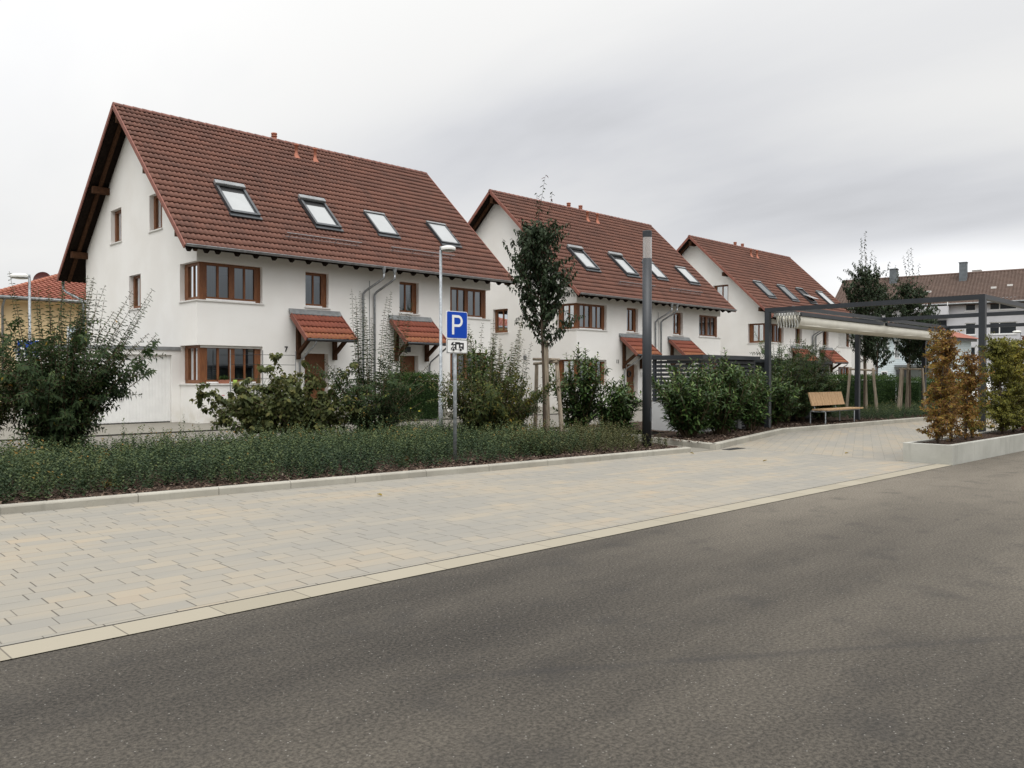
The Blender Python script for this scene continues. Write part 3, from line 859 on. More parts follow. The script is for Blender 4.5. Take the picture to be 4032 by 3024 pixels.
def skylight(par, xc, s0, s1, wd, shutter, glass, open_=0.):
    """roof window lying in the front roof slope; s measured up the slope from the eave"""
    th = math.atan(SL_F); es = Vector((0, math.cos(th), math.sin(th))); en = Vector((0, -math.sin(th), math.cos(th))); ex = Vector((1, 0, 0))
    O_ = Vector((xc, YE, ZE)) + en * .055
    P = lambda x_, s, h: O_ + ex * x_ + es * s + en * h
    def bx(mb, xa, xb, sa, sb, ha, hb):
        mb.hexa([P(xa, sa, ha), P(xb, sa, ha), P(xb, sb, ha), P(xa, sb, ha), P(xa, sa, hb), P(xb, sa, hb), P(xb, sb, hb), P(xa, sb, hb)])
    h = wd / 2; H1 = .115 if shutter else .10
    mb = MB()
    f = .10 if shutter else .075
    bx(mb, -h, -h + f, s0, s1, -.03, H1); bx(mb, h - f, h, s0, s1, -.03, H1)
    bx(mb, -h + f, h - f, s0, s0 + f * 1.1, -.03, H1 - .012); bx(mb, -h + f, h - f, s1 - f, s1, -.03, H1 - .004)
    # lead apron under the window
    bx(mb, -h - .04, h + .04, s0 - .17, s0 - .002, -.02, .040)
    sk = mb.build('skylight', M['darkframe'], par)
    if shutter:
        ms_ = MB(); bx(ms_, -h - .01, h + .01, s1 - .16, s1 + .07, .06, .20); ms_.build('shutter_box', M['zinc_dull'], sk, bevel=.03)
        md = MB(); bx(md, -h + f, h - f, s1 - .42, s1 - f, .03, .045); md.build('blind_slot', M['black'], sk)
        mi = MB(); g0 = s0 + .17; g1 = s1 - .44
        bx(mi, -h + f + .0, -h + f + .05, g0, g1, .03, .07); bx(mi, h - f - .05, h - f, g0, g1, .03, .07); bx(mi, -h + f, h - f, g0 - .06, g0, .03, .075); mi.build('sash', M['darkframe'], sk)
        mp_ = MB(); bx(mp_, -h + f + .05, h - f - .05, g0, g1, .025, .052); mp_.build('pane', M[glass], sk)
    else:
        mt = MB(); bx(mt, -h - .01, h + .01, s1 - .05, s1 + .05, .07, .125); mt.build('cover_strip', M['zinc_dull'], sk)
        mp_ = MB()
        if open_:
            # centre-hung sash standing open: lower half kicked outwards
            sm = (s0 + s1) / 2; q = open_
            a = [P(-h + f, s0 + .02, .35 * q), P(h - f, s0 + .02, .35 * q), P(h - f, sm + .1, .05), P(-h + f, sm + .1, .05)]
            mp_.hexa(a + [p + en * .03 for p in a]); mp_.build('pane', M[glass], sk)
            md = MB(); bx(md, -h + f, h - f, sm + .1, s1 - f, .01, .03); md.build('opening', M['black'], sk)
        else:
            bx(mp_, -h + f, h - f, s0 + f, s1 - f, .03, .075); mp_.build('pane', M[glass], sk)
    return sk


def make_house(loc, label, number, sky, xr_cut=0., lower_curt=True, steps=False, shutter_right=False):
    h = empty('terraced_house', loc, label, 'house', 'white houses in a row')
    rng = random.Random(number or 3)
    B = 2.40; SB = 1.364
    F_open = [(0, B, *LO), (0, B, *HI), (4.14, 5.14, *HI), (8.50, 9.50, *HI), (W_ - B, W_, *HI), (W_ - B, W_, *LO), (4.10, 5.12, .50, 2.44), (8.52, 9.48, .50, 2.44)]
    G_open = [(.0, SB, *LO), (.0, SB, *HI), (4.93, 6.10, 4.185, 5.49), (6.89, 8.06, 6.96, 8.30), (2.88, 4.05, 6.96, 8.30)]
    w_b = MB(); t = .34
    wall_panel(w_b, (0, 0, 0), (1, 0, 0), (0, 1, 0), [0, W_], lambda s: z_under(0) - .01, F_open, t)
    br = [t, YR, D_]
    G2 = [(max(a, t), b_, c_, d_) for (a, b_, c_, d_) in G_open]
    wall_panel(w_b, (0, 0, 0), (0, 1, 0), (1, 0, 0), br, lambda s: z_under(s) - .01, G2, t)
    wall_panel(w_b, (W_, 0, 0), (0, 1, 0), (-1, 0, 0), br, lambda s: z_under(s) - .01, [(t, SB, *HI), (t, SB, *LO)], t)
    wall_panel(w_b, (t, D_, 0), (1, 0, 0), (0, -1, 0), [0, W_ - 2 * t], lambda s: z_under(D_) - .01, [], t)
    w_b.build('wall', M['plaster'], h)
    # floor slabs and a dividing wall so that rooms read dark behind the glass
    f_ = MB(); f_.box(t, W_ - t, t, D_ - t, 2.72, 2.95); f_.box(t, W_ - t, t, D_ - t, .2, .42); f_.box(W_ / 2 - .1, W_ / 2 + .1, t, D_ - t, .42, 2.72); f_.box(W_ / 2 - .1, W_ / 2 + .1, t, D_ - t, 2.95, 5.6)
    f_.box(t, W_ - t, 3.6, 3.7, .42, 2.72); f_.box(t, W_ - t, 3.6, 3.7, 2.95, 5.6); f_.box(t, W_ - t, t, D_ - t, 5.52, 5.62)
    f_.build('inner_structure', M['greybox'], h)
    # front windows
    up = [(0, 1, 0.35, 1)]
    for (z0, z1, low) in ((*LO, True), (*HI, False)):
        for side in (0, 1):
            L4 = [(.42, .78), (.86, 1.22), (1.42, 1.77), (1.84, 2.17)]
            if side: L4 = [(B - q[1], B - q[0]) for q in L4][::-1]
            if shutter_right and side and not low:
                mb = MB(); mb.box(W_ - B + .02, W_ - .75, .10, .135, z0 + .02, z1 - .02)
                for k in range(24): mb.box(W_ - B + .03, W_ - .76, .092, .099, z0 + .04 + k * .053, z0 + .075 + k * .053)
                mb.build('roller_shutter', M['sill'], h)
            if low: cu = [(.3, 2.3, 0, .34, 'film')]
            else: cu = [(.36, .98, 0, 1, 'curtain'), (1.34, 2.22, 0, 1, 'curtain')] if not side else [(.3, .75, 0, 1, 'curtain'), (1.75, 2.1, 0, 1, 'curtain')]
            window(h, ((W_ - B) if side else .17, 0, 0), (1, 0, 0), (0, 1, 0), B - .17, z0, z1, [(q[0] - (0 if side else .17), q[1] - (0 if side else .17)) for q in L4] if not side else [q for q in L4 if q[1] < B - .3],
                   curtain=[(q[0] - .15 if not side else q[0], q[1] - .2 if not side else q[1], *q[2:]) for q in cu], kind='corner_window', sill=False)
            # side leg of the corner window
            xw = .0 if not side else W_
            window(h, (xw, .17, 0), (0, 1, 0), (1, 0, 0) if not side else (-1, 0, 0), SB - .17 - .02, z0, z1, [(.16, .46), (.54, .90)], kind='corner_window', sill=False, curtain=[(.62, .84, 0, 1, 'curtain')], ledge=False)
            # corner post
            mp_ = MB(); xa, xb = (.150, .30) if not side else (W_ - .30, W_ - .150)
            mp_.box(xa, xb, .148, .30, z0 + .001, z1 - .001); mp_.build('corner_post', M['frame'], h)
            ms_ = MB()
            if not side:
                ms_.box(-.05, B + .05, -.05, .20, z0 - .045, z0 - .001); ms_.box(-.05, .20, .20, SB + .04, z0 - .045, z0 - .001)
                if low: ms_.box(.17, B, .10, .165, z1 - .085, z1 - .003)
            else:
                ms_.box(W_ - B - .05, W_ + .05, -.05, .20, z0 - .045, z0 - .001); ms_.box(W_ - .20, W_ + .05, .20, SB + .04, z0 - .045, z0 - .001)
            ms_.build('sill', M['sill'], h)
    window(h, (4.14, 0, 0), (1, 0, 0), (0, 1, 0), 1.0, *HI, [(.10, .40), (.465, .77)], curtain=None)
    window(h, (8.50, 0, 0), (1, 0, 0), (0, 1, 0), 1.0, *HI, [(.10, .40), (.465, .77)], curtain=[(.1, .6, .1, 1, 'curtain')])
    for (a, b_, z0, z1) in G_open[2:]:
        window(h, (0, a, 0), (0, 1, 0), (1, 0, 0), b_ - a, z0, z1, [(.14, .50), (.58, 1.0)], curtain=None, sill_ext=(.06, .06), ledge=False)
    door(h, 4.10, 5.12, .5, 2.44, wreath=(number == 11)); door(h, 8.52, 9.48, .5, 2.44)
    # roof
    th = math.atan(SL_F); S1 = math.hypot(YR - YE, ZR - ZE); Lx = XR - XL - xr_cut
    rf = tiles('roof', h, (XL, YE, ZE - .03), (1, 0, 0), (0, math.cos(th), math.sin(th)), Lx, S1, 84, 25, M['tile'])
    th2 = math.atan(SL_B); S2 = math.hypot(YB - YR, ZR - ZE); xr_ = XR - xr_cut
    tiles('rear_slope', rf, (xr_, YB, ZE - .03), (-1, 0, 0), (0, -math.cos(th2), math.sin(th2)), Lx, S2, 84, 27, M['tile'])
    # boarded roof slab seen from below at the verges and eaves
    so = MB()
    for (ya, yb) in ((YE + .04, YR), (YB - .04, YR)):
        za, zb = z_tile(ya) - .06, ZR - .06
        q = [(XL + .03, ya, za - .10), (xr_ - .03, ya, za - .10), (xr_ - .03, yb, zb - .10), (XL + .03, yb, zb - .10), (XL + .03, ya, za), (xr_ - .03, ya, za), (xr_ - .03, yb, zb), (XL + .03, yb, zb)]
        so.hexa(q if ya < yb else [q[1], q[0], q[3], q[2], q[5], q[4], q[7], q[6]])
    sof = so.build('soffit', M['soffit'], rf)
    # flying rafter in the gable overhang
    for xa in (XL + .40, xr_ - .40):
        fl = MB(); fl.beam((xa, YE + .1, z_tile(YE + .1) - .23), (xa, YR, ZR - .23), .12, .13); fl.beam((xa, YB - .1, z_tile(YB - .1) - .23), (xa, YR, ZR - .23), .12, .13)
        fl.build('flying_rafter', M['soffit2'], rf)
        fw_ = MB(); x2 = .06 if xa < 1 else W_ - .06
    for xa, xb in ((XL + .10, .0), (W_, xr_ - .10)):
        for (y_, dz) in ((.16, 0), (2.9, 0), (8.25, 0), (D_ - .16, 0), (YR, -.12)):
            pb = MB(); zz = z_tile(y_) - .19 + dz; pb.box(xa, xb, y_ - .11, y_ + .11, zz - .34, zz - .02 - (.06 if y_ != YR else .0)); pb.build('purlin', M['soffit2'], rf)
    for xa in (XL - .045, xr_ + .003):
        for (ya, yb) in ((YE - .03, YR), (YB + .03, YR)):
            mb = MB(); p = Vector((xa + .021, ya, z_tile(ya) - .06)); q = Vector((xa + .021, yb, ZR - .055)); mb.beam(p, q, .042, .155); mb.build('verge', M['verge'], rf)
    mb = MB(); n = 42; seg = Lx / n
    for k in range(n):
        x0 = XL + k * seg - .02; r0 = .118; r1 = .100
        vs = []
        for (xx, rr) in ((x0, r0), (x0 + seg + .03, r1)):
            for a in np.linspace(-.25, math.pi + .25, 9): vs.append((xx, YR + rr * 1.1 * math.cos(a), ZR - .03 + rr * math.sin(a)))
        mb.add(vs, [(i, i + 1, i + 10, i + 9) for i in range(8)] + [tuple(range(9))])
    mb.build('ridge_cap', M['ridge'], rf)
    # front gutter, rafter tails
    mb = MB(); pr = [(.070 * math.cos(a), .070 * math.sin(a)) for a in np.linspace(math.pi, 2 * math.pi, 9)]
    pr = pr + [(.062 * math.cos(a), .062 * math.sin(a)) for a in np.linspace(2 * math.pi, math.pi, 9)]
    mb.prism(pr, (XL, YE - .055, ZE - .01), (0, 1, 0), (0, 0, 1), (Lx, 0, 0))
    mb.tube([(XL, YE - .128, ZE - .01), (xr_, YE - .128, ZE - .01)], .012, 6)
    mb.prism([(-.07, 0), (.07, 0), (.05, -.05), (0, -.07), (-.05, -.05)], (XL, YE - .055, ZE - .01), (0, 1, 0), (0, 0, 1), (-.006, 0, 0))
    mb.build('gutter', M['zinc'], h)
    rx = [XL + .20, .05] + [.45 + .69 * k for k in range(20)]
    rx = [x_ for x_ in rx if x_ < xr_ - .1] + ([xr_ - .22] if xr_ - .22 - max(x_ for x_ in rx if x_ < xr_ - .1) > .35 else [])
    for xa in sorted(rx):
        r_ = MB(); sl = SL_F
        za = z_tile(YE + .06) - .135
        r_.prism([(0, 0), (.86, .86 * sl), (.86, .86 * sl - .15), (.14, -.125), (.0, -.06)], (xa - .06, YE + .06, za), (0, 1, 0), (0, 0, 1), (.12, 0, 0))
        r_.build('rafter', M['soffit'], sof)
    # pair of downpipes with hoppers
    for k, (xt, xb) in enumerate(((7.10, 6.66), (7.62, 7.20))):
        mb = MB(); zt = ZE - .08
        mb.lathe([(.085, .06), (.085, -.02), (.04, -.18), (.04, -.26), (.045, -.30)], (xt, YE - .055, zt), 12)
        mb.tube([(xt, YE - .055, zt - .22), (xt, YE - .05, zt - .36), (xt - .06, YE + .06, zt - .46), (xb + .06, -.17, zt - .85), (xb, -.085, zt - .97), (xb, -.085, zt - 1.1), (xb, -.085, .1)], .046, 10)
        for z_ in (4.4, 2.6, 1.0): mb.lathe([(.056, 0), (.056, .03)], (xb, -.085, z_), 12)
        mb.build('downpipe', M['zinc'], h, True)
    mb = MB(); mb.tube([(XL, YB + .06, ZE - .03), (xr_, YB + .06, ZE - .03)], .065, 8); mb.build('gutter', M['zinc'], h, True)
    mb = MB(); mb.tube([(-.52, YB + .05, ZE - .06), (-.52, YB + .02, ZE - .45), (-.45, YB - .15, ZE - .60), (-.10, D_ + .15, ZE - 1.0), (-.08, D_ + .10, ZE - 1.2), (-.08, D_ + .10, .1)], .055, 10); mb.build('downpipe', M['zinc'], h, True)
    mb = MB(); mb.tube([(7.0, -.03, ZE - .5), (7.0, -.03, .2)], .012, 6); mb.build('lightning_rod', M['zinc_dull'], h)
    canopy(h, 3.44, 5.64, True); canopy(h, 7.93, 10.15, False)
    for k, (xa, s0, s1, wd, sh, gl_, op) in enumerate(sky): skylight(h, xa, s0, s1, wd, sh, gl_, op)
    # snow guards
    for (xa, xb) in ((3.29, 6.54), (7.96, 11.34)):
        mb = MB(); th = math.atan(SL_F)
        def PP(x_, s, hh): return Vector((x_, YE + s * math.cos(th) - hh * math.sin(th), ZE + s * math.sin(th) + hh * math.cos(th)))
        for hh in (.08, .25): mb.tube([PP(xa, 1.10, hh), PP(xb, 1.10, hh)], .008 if hh < .2 else .014, 6)
        n = int((xb - xa) / .085)
        for q in range(n): x_ = xa + (xb - xa) * q / n; mb.beam(PP(x_, 1.10, .08), PP(x_, 1.10, .25), .006, .006, (1, 0, 0))
        for q in range(4): x_ = xa + .15 + (xb - xa - .3) * q / 3; mb.beam(PP(x_, 1.12, .0), PP(x_, 1.10, .26), .02, .02, (1, 0, 0))
        mb.build('snow_guard', M['zinc'], h)
    # clay vents: two behind the ridge, two in front
    for k_, xa in enumerate((6.10, 7.20)):
        dz_ = -.42 if (number == 7 and k_) else 0
        mb = MB(); mb.lathe([(.085, 0), (.085, .42), (.12, .43), (.12, .48), (.10, .50), (.10, .53), (.13, .54), (.13, .59), (.10, .60), (.10, .63), (.13, .64), (.13, .70), (.0, .72)], (xa, YR + .32, ZR - .30 + dz_), 14)
        mb.build('vent_pipe', M['clay'], h, True)
    for xa in (6.55, 7.48):
        mb = MB(); y_ = 4.78; mb.lathe([(.20, -.12), (.09, .06), (.065, .14), (.065, .44), (.10, .46), (.10, .52), (0, .54)], (xa, y_, z_tile(y_)), 14)
        mb.build('vent_pipe', M['clay'], h, True)
    # lamp over the second door, bell plate, grille in the gable
    mb = MB(); mb.box(8.72, 9.0, -.12, -.002, 2.58, 2.80); mb.build('entrance_lamp', M['darkframe'], h, bevel=.02)
    mb = MB(); mb.box(5.38, 5.50, -.03, -.002, 1.75, 2.02); mb.build('doorbell_panel', M['sill'], h, bevel=.006)
    if number:
        text_part('house_number', str(number), .27, (3.33, -.012, 2.565), (R(90), 0, 0), M['black'], h)
    gv = MB(); gv.box(-.05, .0, 3.50, 3.70, 2.68, 2.90)
    for k in range(3): gv.box(-.062, -.051, 3.52, 3.68, 2.70 + k * .065, 2.735 + k * .065)
    gv.build('wall_vent', M['zinc_dull'], h)
    for (xa, xb) in ((3.9, 5.5), (8.2, 9.8)):
        sm = MB(); sm.box(xa, xb, -1.25, -.003, -.1, .49); sm.box(xa + .1, xb - .1, -1.6, -1.253, -.1, .30); sm.box(xa + .1, xb - .1, -1.95, -1.603, -.1, .14)
        sm.build('entrance_steps', M['apron'], h)
    return h


SK1 = [(2.12, 2.16, 3.98, 1.16, True, 'blind', 0), (5.60, 2.16, 3.98, 1.16, True, 'blind', 0), (8.54, 2.26, 3.74, 1.05, False, 'blind', 0), (11.94, 2.26, 3.74, 1.10, False, 'blind', 0)]
SK2 = [(2.12, 2.16, 3.98, 1.16, True, 'blind', 0), (5.60, 2.16, 3.98, 1.16, True, 'blind', 0), (8.54, 2.26, 3.74, 1.05, False, 'blind', 0), (11.94, 2.26, 3.74, 1.10, False, 'blind', 0)]
SK3 = [(2.12, 2.2, 3.8, 1.1, False, 'skydark', 0), (5.60, 2.2, 3.8, 1.1, False, 'skydark', 0), (8.54, 2.2, 3.8, 1.1, False, 'blind', 1.), (11.94, 2.2, 3.8, 1.1, False, 'blind', 0)]
H1 = (12.036, 27.2, .04); H2 = (12.036 + 19.40, 27.0, -.16); H3 = (12.036 + 38.86, 27.0, -.28)
make_house(H1, 'nearest white house, numbered 7, with red-brown tiled roof, beside the white garage', 7, SK1)
make_house(H2, 'middle white house, numbered 11, behind the nearest staked tree and dark lamp column', 11, SK2, xr_cut=.35)
make_house(H3, 'farthest of three matching white houses, with dark skylights and a closed roller shutter', 0, SK3, shutter_right=True)

# ------------------------------------------------------------------ garage beside the first house
gx, gy = 12.036, 28.56
g = empty('garage', (gx, gy, .02), 'flat-roofed white garage with ribbed up-and-over door, left of house number 7', 'garage')
mb = MB()
wall_panel(mb, (-3.6, 0, 0), (1, 0, 0), (0, 1, 0), [0, 3.595], lambda s: 2.5, [(.42, 3.30, -.02, 2.34)], .24)
wall_panel(mb, (-3.6, .24, 0), (0, 1, 0), (1, 0, 0), [0, 5.8], lambda s: 2.5, [], .24)
mb.box(-3.36, -.005, .24, 6.0, 2.2, 2.45)
mb.build('wall', M['plaster'], g)
mb = MB(); mb.box(-3.66, -.003, -.05, 6.1, 2.501, 2.62); mb.build('roof_edge', M['zinc_dull'], g)
mb = MB(); mb.box(-3.175, -.305, .12, .15, 0.0, 2.335)
n = 26
for k in range(n):
    xa = -3.15 + 2.82 * k / n; mb.box(xa, xa + 2.82 / n * .55, .108, .1195, .05, 2.29)
dr = mb.build('door', M['white'], g)
mb = MB(); mb.lathe([(.0, .0), (.035, .0), (.03, .04), (.012, .05), (.012, .09), (0, .09)], (-1.95, .075, .80), 10); mb.build('handle', M['black'], dr)
mb = MB(); mb.box(-3.16, -.32, .10, .118, .0, .035); mb.build('door_seal', M['joint'], dr)

# ------------------------------------------------------------------ cream house on the left, with dish
cr = empty('cream_house', (15.67, 50.3, 0), 'cream rendered house with a hipped red tile roof, behind the left shrub', 'house', rz=R(3.5))
mb = MB(); mb.box(-4.0, 12, .5, 10, -.1, 5.75); mb.build('wall', M['cream'], cr)
zt = 5.9
mb = MB()
hip = [(-9.6, -.1), (8.6, -.1), (8.6, 10.6), (-9.6, 10.6)]
S = 5.35 / math.cos(R(24)); 
def hiproof():
    pitch = R(20); run = 5.35
    zr = zt + run * math.tan(pitch)
    A = (-4.6, -.1, zt); B_ = (12.6, -.1, zt); C_ = (12.6, 10.6, zt); D__ = (-4.6, 10.6, zt); E_ = (-4.6 + run, 5.25, zr); F_ = (12.6 - run, 5.25, zr)
    mb = MB(); mb.add([A, B_, C_, D__, E_, F_], [(0, 1, 5, 4), (2, 3, 4, 5), (3, 0, 4), (1, 2, 5)])
    mb.add([(p[0], p[1], p[2] - .15) for p in (A, B_, C_, D__)], [(3, 2, 1, 0)])
    rf = mb.build('roof', M['tile_light'], cr)
    # real tile courses on the visible front plane, trimmed to the hips
    th = pitch; S = run / math.cos(th)
    V, Q, U = tile_data(17.2, S, 57, 18, amp=.05, drop=.05)
    cx_ = V[Q][:, :, 0].mean(1); cs = V[Q][:, :, 1].mean(1) * math.cos(th)
    keep = (cx_ > cs + .0) & (cx_ < 17.2 - cs)
    Q = Q[keep]
    es = np.array([0, math.cos(th), math.sin(th)]); ex = np.array([1., 0, 0]); en = np.cross(ex, es)
    P = np.array([-4.6, -.1, zt + .01]) + V[:, :1] * ex + V[:, 1:2] * es + V[:, 2:] * en
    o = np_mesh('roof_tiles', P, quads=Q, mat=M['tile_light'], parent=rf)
    l = o.data.uv_layers.new(name='UVMap'); um = U[Q][:, :, 0].min(1) + .02
    l.data.foreach_set('uv', np.repeat(np.stack([um, U[Q][:, 0, 1]], -1)[:, None, :], 4, 1).astype(np.float32).reshape(-1))
    mb = MB()
    for (p, q) in ((A, E_), (B_, F_), (E_, F_)):
        p, q = Vector(p), Vector(q); n = int((q - p).length / .42)
        for k in range(n):
            a = p + (q - p) * (k / n); b_ = p + (q - p) * ((k + 1.1) / n)
            mb.tube([a + Vector((0, 0, .05)), b_ + Vector((0, 0, .04))], [.15, .12], 8)
    mb.build('ridge_cap', M['clay'], rf)


hiproof()
mb = MB(); mb.tube([(-4.7, -.20, zt - .06), (12.7, -.20, zt - .06)], .085, 8); mb.build('gutter', M['zinc_dull'], cr, True)
mb = MB(); mb.box(-4.5, 12.5, -.05, .5, zt - .22, zt - .16); mb.build('soffit', M['cream'], cr)
mb = MB(); mb.tube([(-4.0, -.15, zt - .1), (-4.0, .2, zt - .5), (-3.95, .42, zt - .7), (-3.95, .42, .2)], .06, 8); mb.build('downpipe', M['zinc_dull'], cr, True)
mb = MB(); mb.box(-.72, .03, .455, .497, 1.9, 4.45)
ban = mb.build('wall_banner', M['signwhite'], cr)
mb = MB()
for k in range(5):
    for q in range(5): mb.box(-.34 + q * .065, -.30 + q * .065, .448, .4545, 3.62 - k * .20, 3.69 - k * .20)
mb.build('lettering', M['zinc_dull'], ban)
mb = MB(); mb.box(-.66, -.03, .449, .4545, 3.85, 4.35); mb.build('banner_panel', simple('banner_blue', (.55, .66, .74), .5), ban)
dsh = empty('satellite_dish', (15.15, 56.0, 7.50), 'dark red satellite dish standing on the cream house roof', 'satellite dish')
mb = MB(); prof = [(.0, .0), (.25, .02), (.42, .07), (.52, .12)]
vs = []
n = 24
mb.lathe(prof, (0, 0, 0), n); o = mb.build('dish', M['dish'], dsh, True); o.rotation_euler = (R(78), 0, R(-35))
mb = MB(); mb.tube([(0, .05, -1.3), (0, .05, .0)], .03, 8); mb.build('mast', M['dish'], dsh)

# ------------------------------------------------------------------ lamps and signs
def disc_lamp(loc, h, label, facing, k=1.):
    l = empty('street_lamp', loc, label, 'street lamp', 'street lamps with flat round heads')
    mb = MB(); mb.tube([(0, 0, -.1), (0, 0, .9), (0, 0, .92), (0, 0, h - .12)], [.062, .062, .047, .040], 14); mb.build('pole', M['galv'], l, True)
    dx, dy = facing
    mb = MB(); mb.tube([(0, 0, h - .14), (0, 0, h - .04), (dx * .1, dy * .1, h - .02)], .034, 10); mb.build('bracket', M['galv'], l, True)
    c_ = (dx * .36 * k, dy * .36 * k, h - .10)
    mb = MB(); mb.lathe([(.335 * k, -.02), (.345 * k, .02), (.335 * k, .06 + .015 * k), (.22 * k, .07 + .045 * k), (0, .07 + .05 * k)], c_, 28); hd = mb.build('lamp_head', M['lampwhite'], l, True)
    mb = MB(); mb.lathe([(.335 * k, -.021), (.30 * k, -.045), (.15 * k, -.065), (0, -.07)], c_, 28); mb.build('lamp_lens', M['lampglass'], l, True)
    return l


disc_lamp((15.47, 18.51, 0), 5.42, 'tall grey street lamp with white round head, behind the blue parking sign', (.70, -.71), .62)
disc_lamp((8.10, 31.46, 0), 5.10, 'grey street lamp with white round head at the far left, carrying the play-street sign', (-.70, .71), .88)
# play street sign on the left lamp
ps = empty('play_street_sign', (8.04, 31.40, 2.28), 'blue play-street sign with white figure and house, half hidden by the left shrub', 'traffic sign')
ax, ay = math.cos(R(HEAD - 90)), math.sin(R(HEAD - 90))
ps.rotation_euler = (0, 0, R(HEAD - 90))
mb = MB(); mb.box(-.37, .37, -.012, .012, .0, .56); mb.build('plate', M['signwhite'], ps, bevel=.01)
mb = MB(); mb.box(-.355, .355, -.017, -.0125, .015, .545); mb.build('panel', M['signblue'], ps)
mb = MB()
def blob(mb, x_, z_, rx, rz_, y=-.022, n=14): mb.prism([(rx * math.cos(2 * math.pi * k / n), rz_ * math.sin(2 * math.pi * k / n)) for k in range(n)], (x_, y, z_), (1, 0, 0), (0, 0, 1), (0, .0045, 0))
blob(mb, -.17, .45, .035, .04)
mb.prism([(-.06, 0), (.05, 0), (.06, .22), (-.04, .22)], (-.18, -.022, .18), (1, 0, 0), (0, 0, 1), (0, .0045, 0))
mb.prism([(-.02, 0), (.03, 0), (.09, .17), (.04, .18)], (-.27, -.0225, .03), (1, 0, 0), (0, 0, 1), (0, .0045, 0))
mb.prism([(.03, 0), (.08, 0), (.03, .18), (-.02, .18)], (-.16, -.0225, .03), (1, 0, 0), (0, 0, 1), (0, .0045, 0))
mb.prism([(0, 0), (.03, .03), (-.08, .14), (-.10, .11)], (-.22, -.0225, .25), (1, 0, 0), (0, 0, 1), (0, .0045, 0))
mb.prism([(0, 0), (.19, 0), (.19, .20), (.095, .30), (0, .20)], (.13, -.022, .21), (1, 0, 0), (0, 0, 1), (0, .0045, 0))
blob(mb, .02, .30, .025, .03); mb.prism([(-.03, 0), (.03, 0), (.02, .14), (-.02, .14)], (.02, -.022, .12), (1, 0, 0), (0, 0, 1), (0, .0045, 0))
mb.prism([(0, 0), (.24, 0), (.24, .02), (.20, .09), (.05, .09), (0, .03)], (.07, -.022, .06), (1, 0, 0), (0, 0, 1), (0, .0045, 0))
mb.build('pictogram', M['signwhite'], ps)
mb = MB(); mb.box(-.03, .03, .012, .06, .1, .16); mb.box(-.03, .03, .012, .06, .42, .48); mb.build('clamp', M['galv'], ps)

# parking sign with motorhome plate
sg = empty('parking_sign', (9.865, 11.34, .08), 'blue parking sign with white letter and a white motorhome plate on grey post', 'traffic sign')
mb = MB(); mb.tube([(0, .06, -.1), (0, .06, 2.72)], .034, 16); mb.build('post', M['galv'], sg, True)
def rrect(mb, x0, x1, z0, z1, r, y, d):
    pts = []
    for (cx_, cz_, a0) in ((x1 - r, z0 + r, -90), (x1 - r, z1 - r, 0), (x0 + r, z1 - r, 90), (x0 + r, z0 + r, 180)):
        for k in range(5): a = R(a0 + 22.5 * k); pts.append((cx_ + r * math.cos(a), cz_ + r * math.sin(a)))
    mb.prism(pts, (0, y, 0), (1, 0, 0), (0, 0, 1), (0, d, 0))
hw = .252
za, zb = 2.215, 2.715
mb = MB(); rrect(mb, -hw, hw, za, zb, .035, .0, .012); pl = mb.build('plate', M['signwhite'], sg)
mb = MB(); rrect(mb, -hw + .012, hw - .012, za + .012, zb - .012, .028, -.004, .0035); mb.build('panel', M['signblue'], pl)
# letter P drawn as stem and bowl
mb = MB()
def PZ(px, pz): return (px, pz)
xl, x_r, zl_, zh = -.125, .130, za + .075, zb - .070
mb.prism([(xl, zl_), (xl + .050, zl_), (xl + .050, zh), (xl, zh)], (0, -.0075, 0), (1, 0, 0), (0, 0, 1), (0, .003, 0))
zc1 = zh - .108
outer = [(xl + .0505, zh)] + [(x_r - .108 + .108 * math.cos(a), zc1 + .108 * math.sin(a)) for a in np.linspace(math.pi / 2, -math.pi / 2, 17)] + [(xl + .0505, zh - .216)]
inner = [(xl + .0505, zh - .047)] + [(x_r - .108 + .061 * math.cos(a), zc1 + .061 * math.sin(a)) for a in np.linspace(math.pi / 2, -math.pi / 2, 17)] + [(xl + .0505, zh - .169)]
for k in range(len(outer) - 1):
    o4 = [outer[k], outer[k + 1], inner[k + 1], inner[k]]
    mb.prism(o4[::-1], (0, -.0075, 0), (1, 0, 0), (0, 0, 1), (0, .003, 0))
mb.build('letter', M['signwhite'], pl)
z2, z3 = 1.945, 2.205
mb = MB(); rrect(mb, -hw, hw, z2, z3, .03, .0, .012); p2 = mb.build('plate', M['signwhite'], sg)
mb = MB(); rrect(mb, -hw + .006, hw - .006, z2 + .006, z3 - .006, .028, -.0035, .003); mb.build('border', M['signblack'], p2)
mb = MB(); rrect(mb, -hw + .017, hw - .017, z2 + .017, z3 - .017, .02, -.0068, .003); mb.build('panel', M['signwhite'], p2)
mb = MB(); yy = -.0102
zo = z2 + .052
body = [(-.155, .025), (-.150, .050), (-.120, .062), (-.098, .098), (-.146, .098), (-.152, .108), (-.135, .140), (-.105, .156), (.055, .156), (.068, .146), (.155, .144), (.155, .022), (-.155, .014)]
mb.prism(body, (0, yy, zo), (1, 0, 0), (0, 0, 1), (0, .003, 0))
for cx_ in (-.097, .075): blob(mb, cx_, zo + .016, .036, .036, yy - .0008, 18)
mb.build('pictogram', M['signblack'], p2)
mb = MB()
yw = yy - .0022
for q in ([(-.100, .120), (-.058, .120), (-.058, .148), (-.092, .148)], [(-.104, .068), (-.062, .068), (-.062, .096), (-.086, .096)], [(-.022, .022), (.032, .022), (.032, .112), (-.022, .112)], [(.072, .080), (.118, .080), (.118, .112), (.072, .112)]):
    mb.prism(q, (0, yw, zo), (1, 0, 0), (0, 0, 1), (0, .001, 0))
mb.build('pictogram_windows', M['signwhite'], p2)
